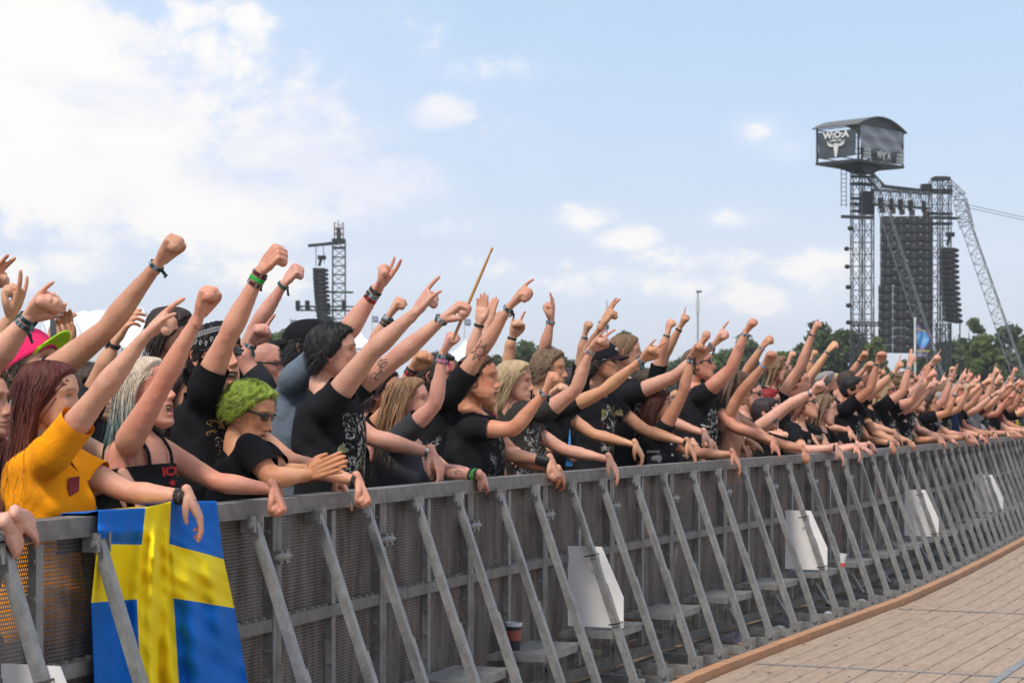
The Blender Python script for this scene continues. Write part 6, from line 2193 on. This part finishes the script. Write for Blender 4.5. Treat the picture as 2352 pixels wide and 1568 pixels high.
T1, T2, T3 = (.070, .088, .045), (.095, .125, .045), (.064, .080, .048)
tr = [('tree behind the bald man, left of the sound tower', 622, 722, 120, 120, T1), ('low tree behind the clapping hands', 1210, 783, 150, 95, T3), ('dark rounded tree behind the sandy haired man', 1432, 757, 150, 105, T3),
      ('tree between thin mast and big fist', 1702, 768, 150, 110, T1), ('low bush like tree right of the thin mast', 1640, 800, 140, 90, T2), ('big round tree left of the cabin tower', 1880, 738, 150, 120, T3), ('second crown touching the left mast of the cabin tower', 1945, 742, 152, 110, T1),
      ('light green tree seen between mast and speaker wall', 2012, 775, 130, 60, T2), ('tall dark tree right of the line array', 2235, 733, 170, 110, T3), ('bright green tree in front of darker ones at right', 2262, 764, 140, 90, T2), ('dark tree at the right picture edge', 2320, 738, 170, 110, T3),
      ('tree between the scaffold and the slanting truss', 2180, 770, 160, 90, T1), ('tree cut by the right picture edge', 2385, 745, 160, 110, T1), ('small tree left of the cabin tower fists', 1800, 800, 150, 80, T2), ('green tree behind the speaker banner', 2120, 790, 165, 90, T3),
      ('low tree behind the lanyard person', 1290, 812, 165, 90, T1), ('low tree behind the fists at middle', 1560, 815, 170, 120, T3), ('low tree behind the drumstick tent', 1140, 815, 170, 80, T1)]
for i, (lab, px, pt, Z, w, tn) in enumerate(tr): tree(lab, px, pt, Z, w, 10 + i, tn)
# far wood closing the horizon
rg = np.random.RandomState(3)
n = 30000
x = rg.uniform(-110, 110, n); hgt = 5.6 + 1.2 * np.sin(x * .09) + .8 * np.sin(x * .31 + 1)
y = 230 + rg.uniform(-4, 4, n); z = hgt * rg.uniform(0, 1, n) ** .7
P = np.column_stack([x, y, z]); nn_ = nrm(rg.randn(n, 3)); t1 = nrm(np.cross(nn_, rg.randn(n, 3))); t2 = np.cross(nn_, t1)
V = np.stack([P - t1 * .5, P - t2 * .3, P + t1 * .5, P + t2 * .3], 1).reshape(-1, 3)
g = Geo(); g.add(V, np.arange(n * 4).reshape(-1, 4), np.repeat(np.array(T3) * rg.uniform(.6, 1.3, n)[:, None], 4, 0)); tag(g.build('distant_wood', M['leaf']), kind='stuff')

# ------------------------------------------------------------------ held things
def handpos(p, key, f=.075, down=.03):
    S, E, Wr, Hd, a = p['geo']['arms'][key]
    return Wr + Hd[:, 0] * f - Hd[:, 2] * down
hp_ = handpos(darkman, 'L', .085, .028)
dirp = nrm(plane_pt(1132, 566, hp_) - plane_pt(1040, 780, hp_))
A_s = plane_pt(1041, 778, hp_); L_ = np.linalg.norm(plane_pt(1132, 566, hp_) - A_s)
g = Geo(); V, F = tube([A_s, A_s + dirp * L_ * .75, A_s + dirp * L_ * .93, A_s + dirp * L_ * .955, A_s + dirp * L_ * .98], [.0075, .0072, .0045, .0058, .0060], (0, 1, 0), 12); g.add(V, F, (.50, .28, .11))
tag(g.build('drumstick', M['plastic'], smooth=True), 'wooden drumstick held up in a fist above the crowd', 'drumstick')
ph = at(133, 742, PEOPLE[5]['dist'] - .1); g = Geo(); g.box(ph, (.075, .010, .15), (.05, .055, .07), rotm(.2)); g.box(ph + [-.02, -.008, .055], (.018, .004, .018), (.01, .01, .01))
tag(g.build('phone', M['gloss']), 'dark smartphone held up behind the pink cap', 'phone')
# camera pouch on the black watch wrist man
ph = plane_pt(1500, 1052, PEOPLE[[q['label'].startswith('sandy') for q in PEOPLE].index(True)]['geo']['mid'] - U * .30)
g = Geo(); g.box(ph, (.07, .05, .085), (.012, .012, .014), np.column_stack([N, U, UPV])); g.box(ph + [0, 0, .045], (.072, .052, .012), (.35, .33, .31), np.column_stack([N, U, UPV])); V, F = tube([ph, ph + N * .05 - U * .02], .026, (0, 0, 1), 14, rnd=False); g.add(V, F, (.3, .3, .3))
tag(g.build('compact_camera', M['plastic']), 'small black and silver camera hanging at the rail near a black watch', 'camera')


# ------------------------------------------------------------------ prints and tattoos laid on cloth and skin
def decal(p, on, name, build, px, py, ex_px, scale, col, mt='print', lift=.0018):
    """build() gives 2-D shape; shot along the view ray side onto the surface near pixel px, py"""
    ob = [c for c in p['root'].children if c.name.startswith(on)][0]
    bv = BVHTree.FromPolygons([v.co[:] for v in ob.data.vertices], [q.vertices[:] for q in ob.data.polygons])
    off = p['off']
    o0 = np.array([0, 0, CAM_H]) - off
    V2, F = build()
    V2 = np.asarray(V2, float) * scale
    ca, sa = math.cos(ex_px), math.sin(ex_px)
    V, ok = [], []
    for (a, b) in V2:
        qx, qy = px + a * ca - b * sa, py - (a * sa + b * ca)
        d = Vector(((qx - 1176) / FP, 1, -(qy - 946) / FP)).normalized()
        h = bv.ray_cast(Vector(o0), d)
        if h[0] is None: ok.append(False); V.append((0, 0, 0)); continue
        n = h[1]
        if n.dot(d) > 0: n = -n
        ok.append(True); V.append(tuple(h[0] + n * lift))
    ok = np.array(ok); F = np.array([f for f in F if ok[list(f)].all()])
    if len(F) == 0: print('decal missed', name); return
    V = np.array(V); e = np.linalg.norm(V[F[:, 0]] - V[F[:, 1]], axis=1); F = F[e < .12]
    if len(F) == 0: return
    g = Geo(); g.add(V, F, col); g.build(name, M[mt], p['root'])


def shape_fan(P, c=(0, 0)):
    P = [c] + list(P); return P, [(0, i, i % (len(P) - 1) + 1) for i in range(1, len(P))]
def star(): return shape_fan([((1 if i % 2 == 0 else .4) * math.sin(i * PI / 5), (1 if i % 2 == 0 else .4) * math.cos(i * PI / 5)) for i in range(10)])
def ring(r0=.8, r1=1.0, n=20):
    P = [(r * math.cos(2 * PI * i / n), r * math.sin(2 * PI * i / n)) for i in range(n) for r in (r0, r1)]
    return P, [f for i in range(n) for f in ((2 * i, 2 * i + 1, (2 * i + 3) % (2 * n)), (2 * i, (2 * i + 3) % (2 * n), (2 * i + 2) % (2 * n)))]
def merge(*ls):
    V, F = [], []
    for v, f in ls:
        n = len(V); V += [tuple(q) for q in v]; F += [tuple(i + n for i in q) for q in f]
    return V, F
def txt(s_, size=1.0, bold=.02):
    V2, F = text_geo(s_, size, bold); return [tuple(v) for v in V2], [tuple(f) for f in F]
def sun_():
    rays = []
    for i in range(10):
        a = 2 * PI * i / 10; c, s_ = math.cos(a), math.sin(a); w = .10; L = 1.9 if i % 2 == 0 else 1.5
        for u in (-1, 1):
            P = [(c * .9 - s_ * .28 * u, s_ * .9 + c * .28 * u), (c * L, s_ * L), (c * (L - .3), s_ * (L - .3)), (c * .9 - s_ * .17 * u, s_ * .9 + c * .17 * u)]
            rays.append((P, [(0, 1, 2), (0, 2, 3)]))
    return merge(ring(.65, .8), *rays)
def scroll(n=7, seed=1):
    r = random.Random(seed); L = []
    for q in range(n):
        cx, cy = r.uniform(-1, 1), r.uniform(-.6, .6); rr_ = r.uniform(.2, .5); v, f = ring(rr_ * .8, rr_, 12)
        v = [(x * 1.3 + cx, y * .7 + cy) for x, y in v]; L.append((v, f[:r.randint(12, 20)]))
    return merge(*L)
def bird():
    L = []
    for i in range(9):
        f = i / 8; L.append(([(-1 + f * 1.2, -1.2 + f * .5), (-.85 + f * 1.15, -1.2 + f * .5), (.35 + .35 * f, 1.1 - f * .3), (.3 + .35 * f, 1.1 - f * .3)], [(0, 1, 2), (0, 2, 3)]))
    return merge(*L)
def bones():
    L = [shape_fan([(.35 * math.cos(a), .45 * math.sin(a)) for a in np.linspace(0, 6.28, 11)[:-1]])]
    for s_ in (-1, 1):
        L.append(([(-1 * s_, .7), (-.85 * s_, .85), (1 * s_, -.7), (.85 * s_, -.85)], [(0, 1, 2), (0, 2, 3)]))
        for e_ in (-1, 1): L.append(shape_fan([(e_ * s_ * .95 + .18 * math.cos(a), -e_ * .8 + .18 * math.sin(a)) for a in np.linspace(0, 6.28, 7)[:-1]], (e_ * s_ * .95, -e_ * .8)))
    return merge(*L)


GREYINK = (.10, .085, .085)
WHT = (.5, .5, .48)
def find(s_): return next(q for q in PEOPLE if q['label'].startswith(s_))
decal(sunman, 'body', 'tattoo', sun_, 1103, 806, .2, 15, GREYINK)
decal(stout, 'body', 'tattoo', lambda: txt('To the death', 1, .01), 1245, 1068, -.42, 9, GREYINK)
decal(stout, 'body', 'tattoo', lambda: scroll(6, 3), 1112, 985, -.6, 12, (.22, .14, .12))
decal(darkman, 'body', 'tattoo', lambda: scroll(9, 2), 868, 852, .8, 22, GREYINK)
decal(curly, 'body', 'tattoo', lambda: scroll(8, 5), 1055, 1080, -.2, 15, (.2, .15, .14))
sp_ = find('person with spade')
decal(sp_, 'body', 'tattoo', lambda: merge(shape_fan([(-1, -.2), (-.8, -.6), (-.2, -.5), (0, -.2), (.2, -.5), (.8, -.6), (1, -.2), (0, 1.2)], (0, .1)), shape_fan([(-.3, -1), (.3, -1), (0, -.2)], (0, -.7))), 1775, 968, .9, 13, (.16, .17, .18))
decal(find('sunburnt man'), 'body', 'tattoo', lambda: ring(.8, 1, 14), 1697, 800, 0, 5, GREYINK)
decal(blond, 'shirt', 'shirt_lettering', lambda: txt('ICE', 1, .04), 392, 1082, .12, 28, (.50, .02, .02))
decal(blond, 'shirt', 'shirt_star', star, 395, 1108, .2, 10, (.50, .02, .02))
decal(blond, 'shirt', 'shirt_lettering', lambda: scroll(7, 8), 428, 1120, .5, 16, (.35, .02, .02))
decal(girl, 'shirt', 'shirt_print', lambda: merge(([(-.5, 1.6), (-.1, 1.6), (.5, .2), (-.2, .2)], [(0, 1, 2), (0, 2, 3)]), ([(-.3, 0), (.5, 0), (.3, -1.0), (-.4, -1.3)], [(0, 1, 2), (0, 2, 3)])), 165, 1095, .15, 34, (.20, .02, .02))
decal(bandana, 'shirt', 'shirt_print', lambda: merge(([(-.1, 1.5), (.15, 1.5), (.35, .4), (.1, .5)], [(0, 1, 2), (0, 2, 3)]), ([(.0, .5), (.6, .6), (.7, -.3), (.3, -.1)], [(0, 1, 2), (0, 2, 3)]), scroll(5, 4)), 500, 980, .1, 22, (.42, .28, .10))
decal(darkman, 'shirt', 'shirt_print', bird, 790, 1010, -.15, 38, (.25, .28, .12))
decal(sunman, 'shirt', 'shirt_logo', lambda: scroll(8, 6), 1003, 1014, .5, 13, WHT)
decal(find('woman with dark auburn'), 'shirt', 'shirt_print', bones, 1558, 1030, .1, 16, WHT)
sb = find('sunburnt man')
decal(sb, 'shirt', 'shirt_patch', lambda: ([(-.7, -1), (.7, -1), (.7, 1), (-.7, 1)], [(0, 1, 2), (0, 2, 3)]), 1622, 964, -.25, 15, WHT)
decal(sb, 'shirt', 'patch_spade', lambda: shape_fan([(-.45, -.3), (0, -.1), (.45, -.3), (0, .6)], (0, 0)), 1622, 964, -.25, 15, (.02, .02, .02), lift=.004)
decal(sb, 'shirt', 'shirt_patch', lambda: ([(-1.1, -.8), (1.1, -.8), (1.1, .8), (-1.1, .8)], [(0, 1, 2), (0, 2, 3)]), 1583, 1026, -.05, 18, (.30, .02, .02))
decal(sb, 'shirt', 'patch_lettering', lambda: txt('TRIPPST', 1, .03), 1583, 1046, 0, 8, WHT, lift=.005)
decal(sb, 'shirt', 'shirt_patch', lambda: ([(-1, -.65), (1, -.65), (1, .65), (-1, .65)], [(0, 1, 2), (0, 2, 3)]), 1583, 1026, -.05, 18, (.02, .02, .02), lift=.004)
decal(sb, 'shirt', 'patch_lion', lambda: scroll(6, 12), 1583, 1024, 0, 10, WHT, lift=.006)
# lanyard
ly = lany['geo']; lo = lany['off']
a = plane_pt(1308, 985, ly['mid'] - U * .16 + N * .04); b = plane_pt(1300, 1070, ly['mid'] - U * .18 + N * .04); c = plane_pt(1315, 1070, ly['mid'] - U * .18 + N * .04)
g = Geo(); g.add([a - lo, c - lo + [.0, 0, 0], b - lo, a - lo + N * .008 - U * .01, c - lo - U * .01, b - lo - U * .01], [(0, 1, 2), (5, 4, 3), (0, 3, 4, 1), (1, 4, 5, 2), (2, 5, 3, 0)], (.04, .25, .55)); g.build('lanyard', M['satin'], lany['root'])

# ------------------------------------------------------------------ light summer haze over the field
g = Geo(); g.box((0, 670, 14), (1420, 1480, 32.0))
hz_ = g.build('haze', [])
hm = bpy.data.materials.new('haze_air'); hm.use_nodes = True; hn = hm.node_tree; hn.nodes.clear()
ho = hn.nodes.new('ShaderNodeOutputMaterial'); hv = hn.nodes.new('ShaderNodeVolumePrincipled')
hv.inputs['Density'].default_value = .0004; hv.inputs['Color'].default_value = (.93, .95, 1.0, 1); hv.inputs['Anisotropy'].default_value = .2
hn.links.new(hv.outputs[0], ho.inputs['Volume']); hz_.data.materials.append(hm)
tag(hz_, kind='stuff')
print('objects', len(bpy.data.objects), 'tris', sum(len(m_.loops) - 2 * len(m_.polygons) for m_ in bpy.data.meshes))

for o in bpy.data.objects:
    if o.get('label') and len(str(o['label']).replace('-', ' ').split()) > 16 and o.parent is None: print('LONG', o['label'])

from collections import Counter
ct = Counter(); cn = Counter(); seen = set()
for o in bpy.data.objects:
    if o.type == 'MESH' and o.data.name not in seen:
        seen.add(o.data.name)
        k = o.name.split('.')[0]
        if o.parent and o.parent.name.startswith('person'):
            z = o.parent.location.y; k += '_near' if z < 9.6 else '_mid' if z < 14.5 else '_far'
        ct[k] += len(o.data.loops) - 2 * len(o.data.polygons); cn[k] += 1
for k, v in ct.most_common(22): print('TRI', k, v, cn[k])
